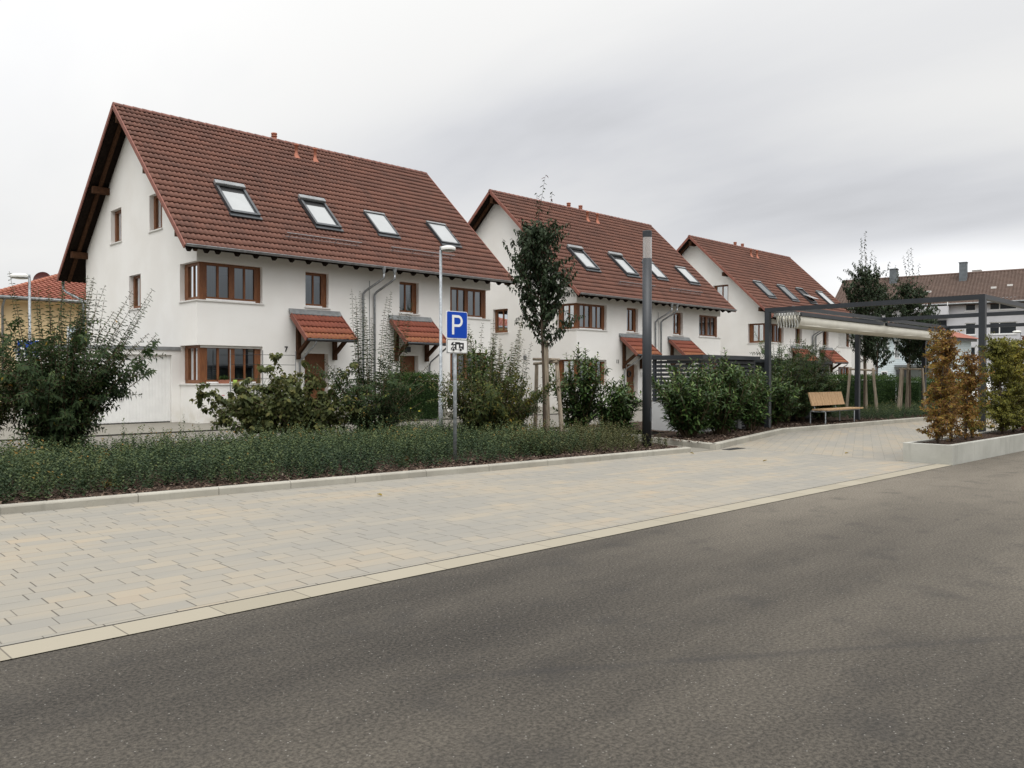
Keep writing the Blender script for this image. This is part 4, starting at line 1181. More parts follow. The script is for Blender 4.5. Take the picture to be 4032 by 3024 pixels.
for cx_ in (-.097, .075):
    pass
mb = MB()
for cx_ in (-.097, .075):
    n = 20; 
    for k in range(n):
        a0, a1 = 2 * math.pi * k / n, 2 * math.pi * (k + 1) / n
        mb.prism([(.029 * math.cos(a0), .029 * math.sin(a0)), (.038 * math.cos(a0), .038 * math.sin(a0)), (.038 * math.cos(a1), .038 * math.sin(a1)), (.029 * math.cos(a1), .029 * math.sin(a1))], (cx_, yw - .0006, zo + .016), (1, 0, 0), (0, 0, 1), (0, .001, 0))
mb.build('wheel_ring', M['signwhite'], p2)
mb = MB()
for z_ in (za + .1, zb - .1, (z2 + z3) / 2): mb.box(-.06, .06, .012, .10, z_ - .015, z_ + .015)
mb.build('clamp', M['galv'], sg)

# dark lamp column
lc = empty('lamp_column', (14.74, 10.64, .08), 'tall dark round lamp column with clear cylinder near its top', 'lamp column')
mb = MB(); mb.tube([(0, 0, -.1), (0, 0, 4.10)], .102, 24); mb.build('column', M['anth'], lc, True)
mb = MB(); mb.lathe([(.100, 4.10), (.085, 4.10), (.085, 4.13), (.045, 4.16), (.045, 4.20), (0, 4.20)], (0, 0, 0), 24); mb.build('collar', M['anth'], lc)
mb = MB(); mb.lathe([(.099, 4.10), (.099, 4.56)], (0, 0, 0), 24)
mb.lathe([(.093, 4.56), (.093, 4.10)], (0, 0, 0), 24); mb.build('glass_cylinder', M['acryl'], lc, True)
mb = MB()
for a in (.6, 2.7, 4.8): mb.tube([(.045 * math.cos(a), .045 * math.sin(a), 4.15), (.045 * math.cos(a), .045 * math.sin(a), 4.56)], .010, 8)
mb.build('reflector', M['chrome'], lc, True)
mb = MB(); mb.lathe([(0, 4.555), (.101, 4.56), (.102, 4.58), (.102, 4.69), (.096, 4.70), (0, 4.70)], (0, 0, 0), 24); mb.build('cap', M['anth'], lc)
mb = MB(); mb.box(-.03, .03, -.106, -.09, .55, .85); mb.build('hatch', M['anth'], lc)

# ------------------------------------------------------------------ pergola
pg = empty('pergola', (21.95, 6.1, 0), 'dark grey steel pergola frame with a folded cream awning, over the pale paving', 'pergola')
ZT = 3.58
U = (0.0, 6.28, 12.68); VR, VM, VF = 5.5, 4.62, -0.07
s_ = .070
for k, u_ in enumerate(U):
    for v_ in ((VR, VF) if k < 2 else (VR, VF, VM)):
        mb = MB(); mb.box(u_ - s_, u_ + s_, v_ - s_, v_ + s_, -.1, ZT - .120 if v_ == VM else ZT - .1202)
        mb.build('post', M['anth'], pg)
for k, u_ in enumerate(U):
    mb = MB(); mb.box(u_ - s_ - .001, u_ + s_ + .001, VF - s_ - .001, VR + s_ + .001, ZT - .120, ZT); mb.build('beam', M['anth'], pg)
for (v_, za_, zb_, wd) in ((VR, ZT - .115, ZT - .004, s_), (VF, ZT - .115, ZT - .004, s_)):
    for a, c_ in zip(U[:-1], U[1:]):
        mb = MB(); mb.box(a + s_ + .002, c_ - s_ - .002, v_ - wd, v_ + wd, za_, zb_); mb.build('beam', M['anth'], pg)
for a, c_ in zip(U[:-1], U[1:]):
    mb = MB(); mb.box(a + s_ + .002, c_ - s_ - .002, VM - .045, VM + .045, ZT - .113, ZT - .006); mb.build('beam', M['anth'], pg)
    mb = MB(); mb.box(a + .2, c_ - .12, VM - .035, VM + .035, ZT - .255, ZT - .165); mb.build('guide_rail', M['anth'], pg)
# folded awning: hanging folds between slide bars
nf = 8
for a, c_ in ((U[0], U[2]),):
    xa, xb = a + .20, c_ - .10
    y0, y1 = VM + .05, VR - .16
    vs = []; prof = []
    for k in range(nf):
        ya = y0 + (y1 - y0) * k / nf; yb = y0 + (y1 - y0) * (k + 1) / nf
        for t in np.linspace(0, 1, 9)[:-1]:
            dz = math.sin(math.pi * t) ** .7 if 0 < t < 1 else 0
            sway = .06 * math.sin(2 * math.pi * t)
            prof.append((ya + (yb - ya) * t - .10 * dz * (.6 - k / nf) , ZT - .17 - .36 * dz - .03 * math.sin(k * 1.7) * dz))
    prof.append((y1, ZT - .17))
    mb = MB(); nx = 32
    for i in range(nx + 1):
        x_ = xa + (xb - xa) * i / nx
        for j, p in enumerate(prof): mb.v.append((x_ + .01 * math.sin(j), p[0] + .012 * math.sin(i * 1.3 + j * .4), p[1] - .012 * math.sin(math.pi * ((i % 8) / 8.))))
    n = len(prof)
    for i in range(nx):
        for j in range(n - 1): mb.f.append((i * n + j, i * n + j + 1, (i + 1) * n + j + 1, (i + 1) * n + j))
    aw = mb.build('awning', M['fabric'], pg, True)
    # front fall of the cloth under the rail
    mb = MB()
    q = [(y0 - .045, ZT - .26), (y0 - .065, ZT - .36), (y0 - .035, ZT - .48), (y0 + .05, ZT - .56), (y0 + .3, ZT - .58), (y1 - .1, ZT - .52), (y1, ZT - .44)]
    for i in range(nx + 1):
        x_ = xa + (xb - xa) * i / nx
        for p in q: mb.v.append((x_, p[0], p[1] - .02 * math.sin(math.pi * i / nx)))
    n = len(q)
    for i in range(nx):
        for j in range(n - 1): mb.f.append((i * n + j, i * n + j + 1, (i + 1) * n + j + 1, (i + 1) * n + j))
    mb.build('awning_front', M['fabric'], aw, True)
    mb = MB()
    for k in range(nf + 1):
        ya = y0 + (y1 - y0) * k / nf; ex_ = .035 if k in (0, nf) else .012
        mb.box(xa - .07, xa + .06, ya - ex_ - .012, ya + ex_ + .012, ZT - .235, ZT - .150)
        ym = ya + (y1 - y0) / nf * .5
        if k < nf:
            for t in range(6):
                f0, f1 = t / 6., (t + 1) / 6.
                mb.hexa([(xa - .004, ym + .034 * math.cos(f1 * 4), ZT - .22 - .36 * f1 + .0), (xa + .004, ym + .034 * math.cos(f1 * 4), ZT - .22 - .36 * f1), (xa + .004, ym + .02 + .034 * math.cos(f1 * 4), ZT - .22 - .36 * f1), (xa - .004, ym + .02 + .034 * math.cos(f1 * 4), ZT - .22 - .36 * f1),
                         (xa - .004, ym + .034 * math.cos(f0 * 4), ZT - .22 - .36 * f0), (xa + .004, ym + .034 * math.cos(f0 * 4), ZT - .22 - .36 * f0), (xa + .004, ym + .02 + .034 * math.cos(f0 * 4), ZT - .22 - .36 * f0), (xa - .004, ym + .02 + .034 * math.cos(f0 * 4), ZT - .22 - .36 * f0)])
    mb.build('slide_bar', M['white'], aw)

# ------------------------------------------------------------------ bench
bn = empty('park_bench', (24.80, 11.45, .12), 'timber bench with pale slatted backrest on steel legs, under the pergola', 'bench')
def slat(mb, *a): mb.box(*a)
mb = MB(); n = 25; Lb = 2.75
for k in range(n):
    xa = .12 + Lb * k / n; mb.box(xa + .003, xa + Lb / n - .004, -.28, .22, .425, .465)
mb.build('seat', M['teak'], bn)
mb = MB(); n = 13; Lk = 2.42
for k in range(n):
    xa = .12 + Lk * k / n; a0 = xa + .003; a1 = xa + Lk / n - .005; e = .0015 * (k % 3)
    mb.hexa([(a0, .205 - e, .565), (a1, .205 - e, .565), (a1, .245, .565), (a0, .245, .565), (a0, .325 - e, .985), (a1, .325 - e, .985), (a1, .365, .985), (a0, .365, .985)])
mb.build('backrest', M['teak'], bn)
for xa in (.05, 2.2):
    mb = MB(); mb.box(xa, xa + .06, -.245, -.235, -.03, .385); mb.box(xa, xa + .06, .24, .25, -.03, .385); mb.box(xa, xa + .06, -.235, .24, .375, .3855); mb.build('leg', M['galv'], bn)
mb = MB(); mb.box(.0, 2.78, -.20, -.14, .386, .424); mb.box(.0, 2.78, .14, .20, .386, .424)
for xa in (.35, 1.9): mb.beam((xa, .21, .40), (xa, .375, .93), .05, .012, (0, 1, 0))
mb.build('frame', M['zinc_dull'], bn)

# ------------------------------------------------------------------ concrete planter
pl = empty('concrete_planter', (16.12, 4.91, 0), 'long pale concrete planter wall along the asphalt, holding the hornbeam hedge', 'planter')
sk_ = -.0255
def pw(mb, x0, x1, y0, y1): mb.hexa([(x0, y0 + sk_ * x0, -.1), (x1, y0 + sk_ * x1, -.1), (x1, y1 + sk_ * x1, -.1), (x0, y1 + sk_ * x0, -.1), (x0, y0 + sk_ * x0, .36), (x1, y0 + sk_ * x1, .36), (x1, y1 + sk_ * x1, .36), (x0, y1 + sk_ * x0, .36)])
xs = [0.16, 1.18, 3.2, 5.22, 7.24, 9.26, 11.3]
for a, c_ in zip(xs[:-1], xs[1:]):
    mb = MB(); pw(mb, a + .004, c_ - .004, 0, .10); mb.build('front_panel', M['planter'], pl, bevel=.006)
mb = MB(); mb.box(0, .10, -.002, .86, -.1, .362); mb.build('end_panel', M['planter'], pl, bevel=.006)
mb = MB(); mb.hexa([(.105, .0, -.1), (.155, .0, -.1), (.155, .10, -.1), (.105, .1, -.1), (.105, .0, .36), (.155, 0, .36), (.155, .1, .36), (.105, .1, .36)]); mb.build('corner_panel', M['planter'], pl)
mb = MB(); pw(mb, .102, 11.3, .78, .86); mb.build('rear_panel', M['planter'], pl)
rng = np.random.default_rng(8)
gx_, gy_ = np.meshgrid(np.linspace(.10, 11.3, 150), np.linspace(.09, .80, 12)); gz_ = .325 + rng.uniform(-.012, .015, gx_.shape)
idx = np.arange(gx_.size).reshape(gx_.shape); q = np.stack([idx[:-1, :-1], idx[:-1, 1:], idx[1:, 1:], idx[1:, :-1]], -1).reshape(-1, 4)
np_mesh('soil', np.stack([gx_, gy_ + sk_ * gx_, gz_], -1).reshape(-1, 3), quads=q, mat=M['mulch'], parent=pl)

# ------------------------------------------------------------------ slatted bin enclosure
en_ = empty('bin_enclosure', (19.02, 11.95, .06), 'dark slatted enclosure on a pale grey wall, behind the laurel bushes', 'enclosure')
# front box of the enclosure, then a longer run set back behind the bench
mb = MB(); mb.box(0, .2, 0, 1.65, -.1, .84); mb.box(.2, 1.1, 0, .2, -.1, .84); mb.build('wall', M['greybox'], en_)
for (kind, bx) in (('a', (.02, .06, .02, 1.62)), ('b', (.09, 2.9, .03, .06))):
    mb = MB()
    for k in range(10):
        z_ = .88 + k * .114; mb.box(bx[0], bx[1], bx[2], bx[3], z_, z_ + .078)
    mb.build('slat_panel', M['anth'], en_)
mb = MB(); mb.box(-.08, 3.0, -.08, 1.75, 2.02, 2.13); mb.build('roof', M['anth'], en_)
mb = MB(); mb.box(2.6, 10.6, 1.15, 2.9, 2.0, 2.112); mb.build('roof', M['anth'], en_)
mb = MB()
for k in range(17):
    z_ = .10 + k * .112; mb.box(3.0, 10.5, 1.22, 1.25, z_, z_ + .082)
mb.build('slat_panel', M['anth'], en_)
mb = MB(); mb.box(3.0, 10.5, 1.30, 1.34, -.1, 2.0); mb.box(1.15, 3.0, .14, .18, -.1, 2.02); mb.build('back_panel', M['black'], en_)
for (x_, y_) in ((.05, 1.55), (1.15, .1), (2.9, .1), (3.0, 1.28), (5.5, 1.28), (8.0, 1.28), (10.5, 1.28)):
    mb = MB(); mb.box(x_ - .04, x_ + .04, y_ - .04, y_ + .04, -.1, 2.02); mb.build('post', M['anth'], en_)
for (xa, xb) in ((1.25, 1.85), (2.1, 2.8)):
    mb = MB()
    for k in range(11):
        z_ = .05 + k * .075; mb.box(xa, xb, .02, .06, z_, z_ + .022)
    mb.build('louvre', M['zinc'], en_)
mb = MB(); mb.box(1.88, 2.07, .0, .10, -.1, .90); mb.build('pier', M['greybox'], en_)

# ------------------------------------------------------------------ far buildings on the right
M['chimney'] = simple('slate_chimney', (.13, .15, .165), .6, .1, .15, 3)
ap = empty('apartment_block', (104.7, 30.6, 0), 'long pale apartment block with brown tiled roof and dark chimneys, far right', 'apartment block', rz=R(-90 + 9.5))
# local x runs to the right along the facade, y away from the viewer
mb = MB()
wins = []
for fl in range(4):
    zb_ = 1.0 + fl * 2.78
    for (xa, xb) in ((-12.0, -10.6), (-8.6, -7.6), (.0, 1.1), (2.45, 5.15), (8.5, 9.6), (11, 13.6), (17, 18.1), (20, 22.6), (27, 28.1)): (xa > -14) and wins.append((xa + 18, xb + 18, zb_ - .1, zb_ + 1.28))
wall_panel(mb, (-18, 0, 0), (1, 0, 0), (0, 1, 0), [3.6, 70], lambda s: 10.5, wins, .4)
mb.box(-14.4, 52, .41, 11, -.1, 10.4)
mb.build('wall', M['aptwall'], ap)
for (a, c_, z0, z1) in wins:
    xa, xb = a - 18, c_ - 18
    mb = MB(); mb.box(xa, xb, .10, .16, z0, z0 + .09); mb.box(xa, xb, .10, .16, z1 - .09, z1); mb.box(xa, xa + .09, .10, .16, z0 + .09, z1 - .09); mb.box(xb - .09, xb, .10, .16, z0 + .09, z1 - .09)
    if xb - xa > 2: mb.box(xa + .95, xa + 1.06, .10, .16, z0 + .09, z1 - .09)
    mb.box(xa - .06, xb + .06, -.08, .1, z0 - .09, z0 - .004)
    wf = mb.build('window', M['winwhite'], ap)
    mb = MB(); mb.box(xa + .09, xb - .09, .13, .14, z0 + .09, z1 - .09); mb.build('pane', M['darkglass'], wf)
ZA = 10.12; rsl = math.atan2(3.75, 6.0); S = math.hypot(6.6, 4.1)
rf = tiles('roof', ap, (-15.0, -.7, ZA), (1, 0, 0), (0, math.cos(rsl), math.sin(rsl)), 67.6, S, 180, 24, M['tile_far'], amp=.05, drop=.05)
ry, rz_ = -.7 + S * math.cos(rsl), ZA + S * math.sin(rsl)
mb = MB(); mb.hexa([(-15.0, -.7, ZA - .2), (52.6, -.7, ZA - .2), (52.6, 2 * ry + .7, ZA - .2), (-15.0, 2 * ry + .7, ZA - .2), (-15.0, ry - .05, rz_ - .1), (52.6, ry - .05, rz_ - .1), (52.6, ry + .05, rz_ - .1), (-15.0, ry + .05, rz_ - .1)])
mb.build('roof_body', M['tile_far'], rf)
mb = MB(); mb.tube([(-15.0, ry, rz_ + .02), (52.6, ry, rz_ + .02)], .16, 8); mb.build('ridge_cap', M['tile_far'], rf)
for (xc, w_, yo, zz) in ((-8.6, .85, -.9, 1.0), (-.75, .8, -1.3, 1.15), (16, .8, -1.2, 1.1), (.45, .9, .9, .35)):
    mb = MB(); mb.box(xc - w_ / 2, xc + w_ / 2, ry + yo - .5, ry + yo + .5, rz_ - 2.2, rz_ + zz); mb.box(xc - w_ / 2 - .06, xc + w_ / 2 + .06, ry + yo - .56, ry + yo + .56, rz_ + zz, rz_ + zz + .08)
    mb.build('chimney', M['chimney'] if zz > .9 else M['sill'], rf)
for (xa, s0) in ((-4.4, .40), (2.4, .42), (4.0, .47), (5.8, .52), (-9.5, .45), (10, .45)):
    mb = MB(); y_ = -.7 + S * s0 * math.cos(rsl); z_ = ZA + S * s0 * math.sin(rsl); mb.box(xa, xa + .55, y_ - .1, y_ + .25, z_ + .02, z_ + .24); mb.build('roof_vent', M['sill'], rf)
mb = MB(); mb.tube([(-15.0, -.75, ZA - .03), (52.6, -.75, ZA - .03)], .1, 6); mb.build('gutter', M['zinc_dull'], ap)
for x_ in (7.3, -3.0, 24.):
    mb = MB(); mb.tube([(x_, -.06, 10.1), (x_, -.06, .2)], .07, 8); mb.build('downpipe', M['zinc_dull'], ap)
for fl in range(4):
    zb_ = .4 + fl * 2.78
    mb = MB(); mb.box(-6.2, -1.6, -1.3, -.003, zb_, zb_ + .18); mb.box(-6.2, -1.6, -1.3, -1.24, zb_ + .18, zb_ + 1.1); mb.box(-1.66, -1.6, -1.24, -.003, zb_ + .18, zb_ + 1.1)
    bl = mb.build('balcony', M['aptwall'], ap)
    mb = MB(); mb.box(-6.0, -1.9, .003 - .06, -.004, zb_ + .2, zb_ + 2.3); mb.build('balcony_window', M['darkglass'], bl)
mb = MB(); mb.box(-6.2, -6.1, -1.28, -1.2, .4, 10.3); mb.box(-1.7, -1.6, -1.235, -1.2, 9.9, 10.3); mb.build('balcony_post', M['winwhite'], ap)

sd_ = empty('clapboard_house', (71.5, 27.85, 0), 'pale clapboard house with white windows, beyond the last white house', 'house', rz=R(-6))
mb = MB()
ow = [(1.15, 1.95, 3.3, 4.75), (3.35, 4.05, 3.3, 4.75), (1.0, 1.9, .3, 2.0), (8.5, 9.4, 3.3, 4.75), (11.2, 12.1, 3.3, 4.75), (14.5, 15.4, 3.3, 4.75), (14.5, 15.4, .5, 2.0)]
wall_panel(mb, (0, 0, 0), (1, 0, 0), (0, 1, 0), [0, 19], lambda s: 5.1, ow, .3)
mb.box(0, 19, .31, 9, -.1, 5.05); mb.build('wall', M['siding'], sd_)
mb = MB()
for k in range(27):
    z_ = .1 + k * .18
    segs = [(0.12, 19)]
    for (a, c_, z0, z1) in ow:
        if z0 - .16 < z_ < z1 + .02:
            ns = []
            for (p, q) in segs:
                if a - .05 > p: ns.append((p, min(q, a - .05)))
                if c_ + .05 < q: ns.append((max(p, c_ + .05), q))
            segs = [s for s in ns if s[1] > s[0]]
    for (p, q) in segs: mb.hexa([(p, -.030, z_), (q, -.030, z_), (q, -.002, z_), (p, -.002, z_), (p, -.012, z_ + .165), (q, -.012, z_ + .165), (q, -.002, z_ + .165), (p, -.002, z_ + .165)])
mb.build('cladding', M['siding'], sd_)
mb = MB(); mb.box(-.06, -.003, -.03, 9, -.1, 5.08); mb.build('side_wall', M['plaster'], sd_)
for (a, c_, z0, z1) in ow:
    mb = MB(); mb.box(a - .1, a, -.05, .2, z0 - .1, z1 + .1); mb.box(c_, c_ + .1, -.05, .2, z0 - .1, z1 + .1); mb.box(a, c_, -.05, .2, z1, z1 + .1); mb.box(a, c_, -.05, .2, z0 - .1, z0); mb.box(a, a + .08, .12, .18, z0, z1); mb.box(c_ - .08, c_, .12, .18, z0, z1)
    wf = mb.build('window', M['winwhite'], sd_)
    mb = MB(); mb.box(a + .08, c_ - .08, .15, .16, z0, z1); mb.build('pane', M['darkglass'], wf)
mb = MB(); mb.box(-.3, 19.3, -.45, 9.4, 5.1, 5.35); mb.build('roof_edge', M['zinc_dull'], sd_)
mb = MB(); mb.hexa([(7.6, -.8, 5.36), (19.5, -.8, 5.36), (19.5, 9, 5.36), (7.6, 9, 5.36), (7.6, 4.1, 7.0), (19.5, 4.1, 7.0), (19.5, 4.2, 7.0), (7.6, 4.2, 7.0)]); mb.build('roof', M['tile_light'], sd_)
mb = MB(); mb.tube([(-.1, -.06, 5.1), (-.1, -.06, .1)], .06, 8); mb.build('downpipe', M['zinc'], sd_)
mb = MB(); mb.box(3.2, 12, -3.4, -.06, 2.45, 2.65); cp = mb.build('canopy', M['zinc_dull'], sd_)
for x_ in (3.3, 6.6, 11.9):
    mb = MB(); mb.box(x_ - .06, x_ + .06, -3.35, -3.23, -.1, 2.45); mb.build('canopy_post', M['winwhite'], cp)
mb = MB(); mb.box(3.6, 6.2, -.055, -.035, .0, 2.2); mb.build('door', M['darkglass'], sd_)
# red-tiled low extension in front of the block
lampR = disc_lamp((68.5, 16.3, 0), 4.95, 'distant street lamp with white round head above the hornbeam hedge, far right', (-.7, .7), .8)

# parked car behind the hornbeam hedge
def car(loc, rz, label):
    c_ = empty('parked_car', loc, label, 'car', None, rz)
    prof = [(-2.1, .30), (-2.12, .62), (-2.0, .86), (-1.75, .92), (-1.25, 1.38), (-.9, 1.46), (.35, 1.46), (.75, 1.36), (1.25, .95), (1.95, .82), (2.12, .62), (2.1, .30)]
    mb = MB(); mb.prism(prof, (0, -.86, 0), (1, 0, 0), (0, 0, 1), (0, 1.72, 0)); mb.build('body', M['carpaint'], c_, bevel=.06)
    for sy in (-.868, .862):
        mb = MB(); mb.prism([(-1.55, .95), (-1.18, 1.34), (-.2, 1.38), (-.2, .95)], (0, sy, 0), (1, 0, 0), (0, 0, 1), (0, .006, 0)); mb.prism([(-.12, .95), (-.12, 1.38), (.4, 1.38), (.72, 1.30), (1.05, .95)], (0, sy, 0), (1, 0, 0), (0, 0, 1), (0, .006, 0)); mb.build('window', M['darkglass'], c_)
    mb = MB(); mb.hexa([(-1.80, -.7, .95), (-1.80, .7, .95), (-1.72, .7, .95), (-1.72, -.7, .95), (-1.34, -.62, 1.36), (-1.34, .62, 1.36), (-1.26, .62, 1.36), (-1.26, -.62, 1.36)]); mb.build('window', M['darkglass'], c_)
    for x_ in (-1.3, 1.3):
        for y_ in (-.80, .80):
            mb = MB(); mb.tube([(x_, y_ - .10, .31), (x_, y_ + .10, .31)], .31, 18); wh = mb.build('wheel', M['tyre'], c_)
            mb = MB(); mb.tube([(x_, y_ - .105, .31), (x_, y_ + .105, .31)], .19, 14); mb.build('rim', M['chrome'], wh)
    for y_ in (-.82, .62):
        mb = MB(); mb.box(-2.14, -2.05, y_, y_ + .20, .66, .84); mb.build('tail_light', M['tail'], c_)
    return c_


car((47.5, 13.6, .0), R(18), 'white hatchback car glimpsed through the hornbeam hedge beneath the pergola')

# ------------------------------------------------------------------ vegetation
def unit(a): return a / np.maximum(np.linalg.norm(a, axis=-1, keepdims=True), 1e-9)


def leaf_mesh(name, pos, d, up, ln, wd, rnd, mat, parent, shape=0, fold=.22, droop=.0):
    """one folded blade per leaf. pos (N,3) base, d (N,3) blade direction, up (N,3) rough surface normal"""
    d = unit(d); s = unit(np.cross(d, up)); n = np.cross(s, d)
    ln = ln[:, None]; wd = wd[:, None]
    dn = np.array([0, 0, -1.])
    if shape == 0:      # slim pointed: 4 points
        v = [pos, pos + d * ln * .45 + s * wd * .5 + n * wd * fold, pos + d * ln + dn * ln * droop, pos + d * ln * .45 - s * wd * .5 + n * wd * fold]
        V = np.stack(v, 1); T = np.array([[0, 1, 2], [0, 2, 3]])
        tris = (np.arange(len(pos))[:, None, None] * 4 + T[None]).reshape(-1, 3)
        return np_mesh(name, V.reshape(-1, 3), tris=tris, mat=mat, parent=parent, rnd=np.repeat(rnd, 4))
    else:               # broad: 6 points + bent midrib
        m = pos + d * ln * .55 + dn * ln * droop * .3
        v = [pos, pos + d * ln * .28 + s * wd * .46 + n * wd * fold, pos + d * ln * .68 + s * wd * .40 + n * wd * fold + dn * ln * droop * .5, pos + d * ln + dn * ln * droop,
             pos + d * ln * .68 - s * wd * .40 + n * wd * fold + dn * ln * droop * .5, pos + d * ln * .28 - s * wd * .46 + n * wd * fold, m]
        V = np.stack(v, 1); Q = np.array([[0, 1, 2, 6], [6, 2, 3, 3], [0, 6, 4, 5]])
        base = np.arange(len(pos))[:, None, None] * 7
        quads = np.concatenate([base + np.array([[0, 1, 2, 6], [0, 6, 4, 5]])[None]], 1).reshape(-1, 4)
        tris = (base + np.array([[6, 2, 3], [6, 3, 4]])[None]).reshape(-1, 3)
        return np_mesh(name, V.reshape(-1, 3), quads=quads, tris=tris, mat=mat, parent=parent, rnd=np.repeat(rnd, 7))


def path(rng, p, d, L_, n=8, bend=(0, 0, 0), wob=.05):
    """curved shoot: list of points"""
    p = np.array(p, float); d = unit(np.array(d, float)); out_ = [p.copy()]
    st = L_ / n; b_ = np.array(bend, float)
    for i in range(n):
        d = unit(d + b_ * (1. / n) + rng.normal(0, wob, 3)); p = p + d * st; out_.append(p.copy())
    return np.array(out_)


def leaves_along(rng, paths, gap, t0, ln, wd, out_tilt, whorl=2, droop=0., jit=.15, taper=.5, lv=None):
    """leaf positions and directions along shoots: opposite pairs turning by 90 degrees"""
    P, D, U_, Ls, Ws, Z = [], [], [], [], [], []
    for pt in paths:
        seg = np.linalg.norm(np.diff(pt, axis=0), axis=1); tot = seg.sum(); cum = np.concatenate([[0], np.cumsum(seg)])
        k = 0; s = tot * t0; a0 = rng.uniform(0, 6.28)
        while s < tot:
            i = min(np.searchsorted(cum, s) - 1, len(seg) - 1); i = max(i, 0); f = (s - cum[i]) / seg[i]
            q = pt[i] + (pt[i + 1] - pt[i]) * f; t = (pt[i + 1] - pt[i]) / seg[i]
            ref = np.array([0, 0, 1.]) if abs(t[2]) < .9 else np.array([1., 0, 0])
            e1 = np.cross(t, ref); e1 /= np.linalg.norm(e1); e2 = np.cross(t, e1)
            for w_ in range(whorl):
                a = a0 + k * (math.pi / 2 if whorl == 2 else 2.4) + w_ * 2 * math.pi / whorl + rng.normal(0, jit)
                r_ = e1 * math.cos(a) + e2 * math.sin(a)
                tilt = out_tilt + rng.normal(0, .18)
                dd = r_ * math.cos(tilt) + t * math.sin(tilt) + np.array([0, 0, -droop])
                sc = (1 - taper * (s / tot) ** 3) * rng.uniform(.75, 1.15)
                P.append(q); D.append(dd); U_.append(t * .6 + np.array([0, 0, .8])); Ls.append(ln * sc); Ws.append(wd * sc); Z.append(s / tot)
            s += gap * rng.uniform(.8, 1.2); k += 1
    return np.array(P), np.array(D), np.array(U_), np.array(Ls), np.array(Ws), np.array(Z)


def stems_mesh(paths, r0, r1, mat, parent, name='stems', n=4):
    V, Q = [], []; c_ = 0
    for pt in paths:
        m = len(pt); rad = np.linspace(r0, r1, m)
        t = unit(np.gradient(pt, axis=0)); ref = np.where(np.abs(t[:, 2:3]) < .9, np.array([[0, 0, 1.]]), np.array([[1., 0, 0]]))
        e1 = unit(np.cross(t, ref)); e2 = np.cross(t, e1)
        for k in range(n):
            a = 2 * math.pi * k / n; V.append(pt + (e1 * math.cos(a) + e2 * math.sin(a)) * rad[:, None])
        for k in range(n):
            k2 = (k + 1) % n; i = np.arange(m - 1)
            Q.append(np.stack([c_ + k * m + i, c_ + k2 * m + i, c_ + k2 * m + i + 1, c_ + k * m + i + 1], -1))
        c_ += n * m
    return np_mesh(name, np.concatenate(V), quads=np.concatenate(Q), mat=mat, parent=parent, smooth=True)


def shoot_shrub(name, loc, label, group, seed, h, rad, n_main=34, n_side=5, whips=(), lm='l_fors', ln=.085, wd=.030, gap=.05, cat='shrub', droop=.15, tilt=.35, sparse=1., base_r=.22, squat=.80):
    """shrub of arching shoots: dense leafy body plus long bare-based whips with opposite leaves"""
    rng = np.random.default_rng(seed)
    e = empty(name, loc, label, cat, group); ln *= 1.2; wd *= 1.5
    mains, sides = [], []
    for i in range(n_main):
        a = rng.uniform(0, 6.28); u = rng.random() ** .7
        lean = u * 1.05 * rad / max(h * squat, .3)
        b_ = (base_r * rng.random() * math.cos(a), base_r * rng.random() * math.sin(a), 0)
        L_ = h * squat * rng.uniform(.65, 1.12) * (1 + .18 * u)
        pt = path(rng, b_, (math.cos(a) * lean, math.sin(a) * lean, 1), L_, 8, (math.cos(a) * .35, math.sin(a) * .35, -.25 * u), .06)
        mains.append(pt)
        for k in range(n_side):
            j = rng.integers(1, 8); q = pt[j]; a2 = rng.uniform(0, 6.28)
            sides.append(path(rng, q, (math.cos(a2) + .5 * math.cos(a), math.sin(a2) + .5 * math.sin(a), rng.uniform(-.1, .9)), rng.uniform(.28, .62) * (h / 2.4) ** .5, 5, (0, 0, -.2), .10))
    wp = []
    for (dx, dy, L_, bx, by, bz, cx_, cy_) in whips:
        wp.append(path(rng, (bx, by, bz), (dx, dy, 1), L_, 12, (cx_, cy_, 0.05), .018))
    P1 = leaves_along(rng, mains, gap * 1.1 / sparse, .12, ln, wd, tilt, droop=droop)
    P2 = leaves_along(rng, sides, gap / sparse, .05, ln, wd, tilt, droop=droop)
    parts = [P1, P2]
    if wp: parts.append(leaves_along(rng, wp, gap * 1.15, .10, ln * 1.05, wd * .95, .28, droop=.12, taper=.55))
    P = [np.concatenate([p[i] for p in parts]) for i in range(6)]
    n = len(P[0])
    # clumps of lighter and of turning leaves
    cen = rng.uniform(-1, 1, (9, 3)) * np.array([rad, rad, h * .4]) + np.array([0, 0, h * .45]); amp = rng.uniform(-.22, .30, 9)
    rn = rng.random(n) * .62 + .10
    for c_, a in zip(cen, amp): rn += a * np.exp(-((P[0] - c_) ** 2).sum(1) / (.32 * rad) ** 2)
    rn += .12 * (P[5] > .85)
    hot = rng.random(n) > .985; rn[hot] = rng.uniform(.9, 1., hot.sum())
    leaf_mesh('foliage', P[0], P[1], P[2], P[3], P[4], np.clip(rn, 0, 1), M[lm], e, shape=0, droop=.18)
    stems_mesh(mains, .014, .004, M['twig'], e)
    stems_mesh(sides, .005, .002, M['twig'], e)
    if wp: stems_mesh(wp, .009, .003, M['twig'], e)
    return e


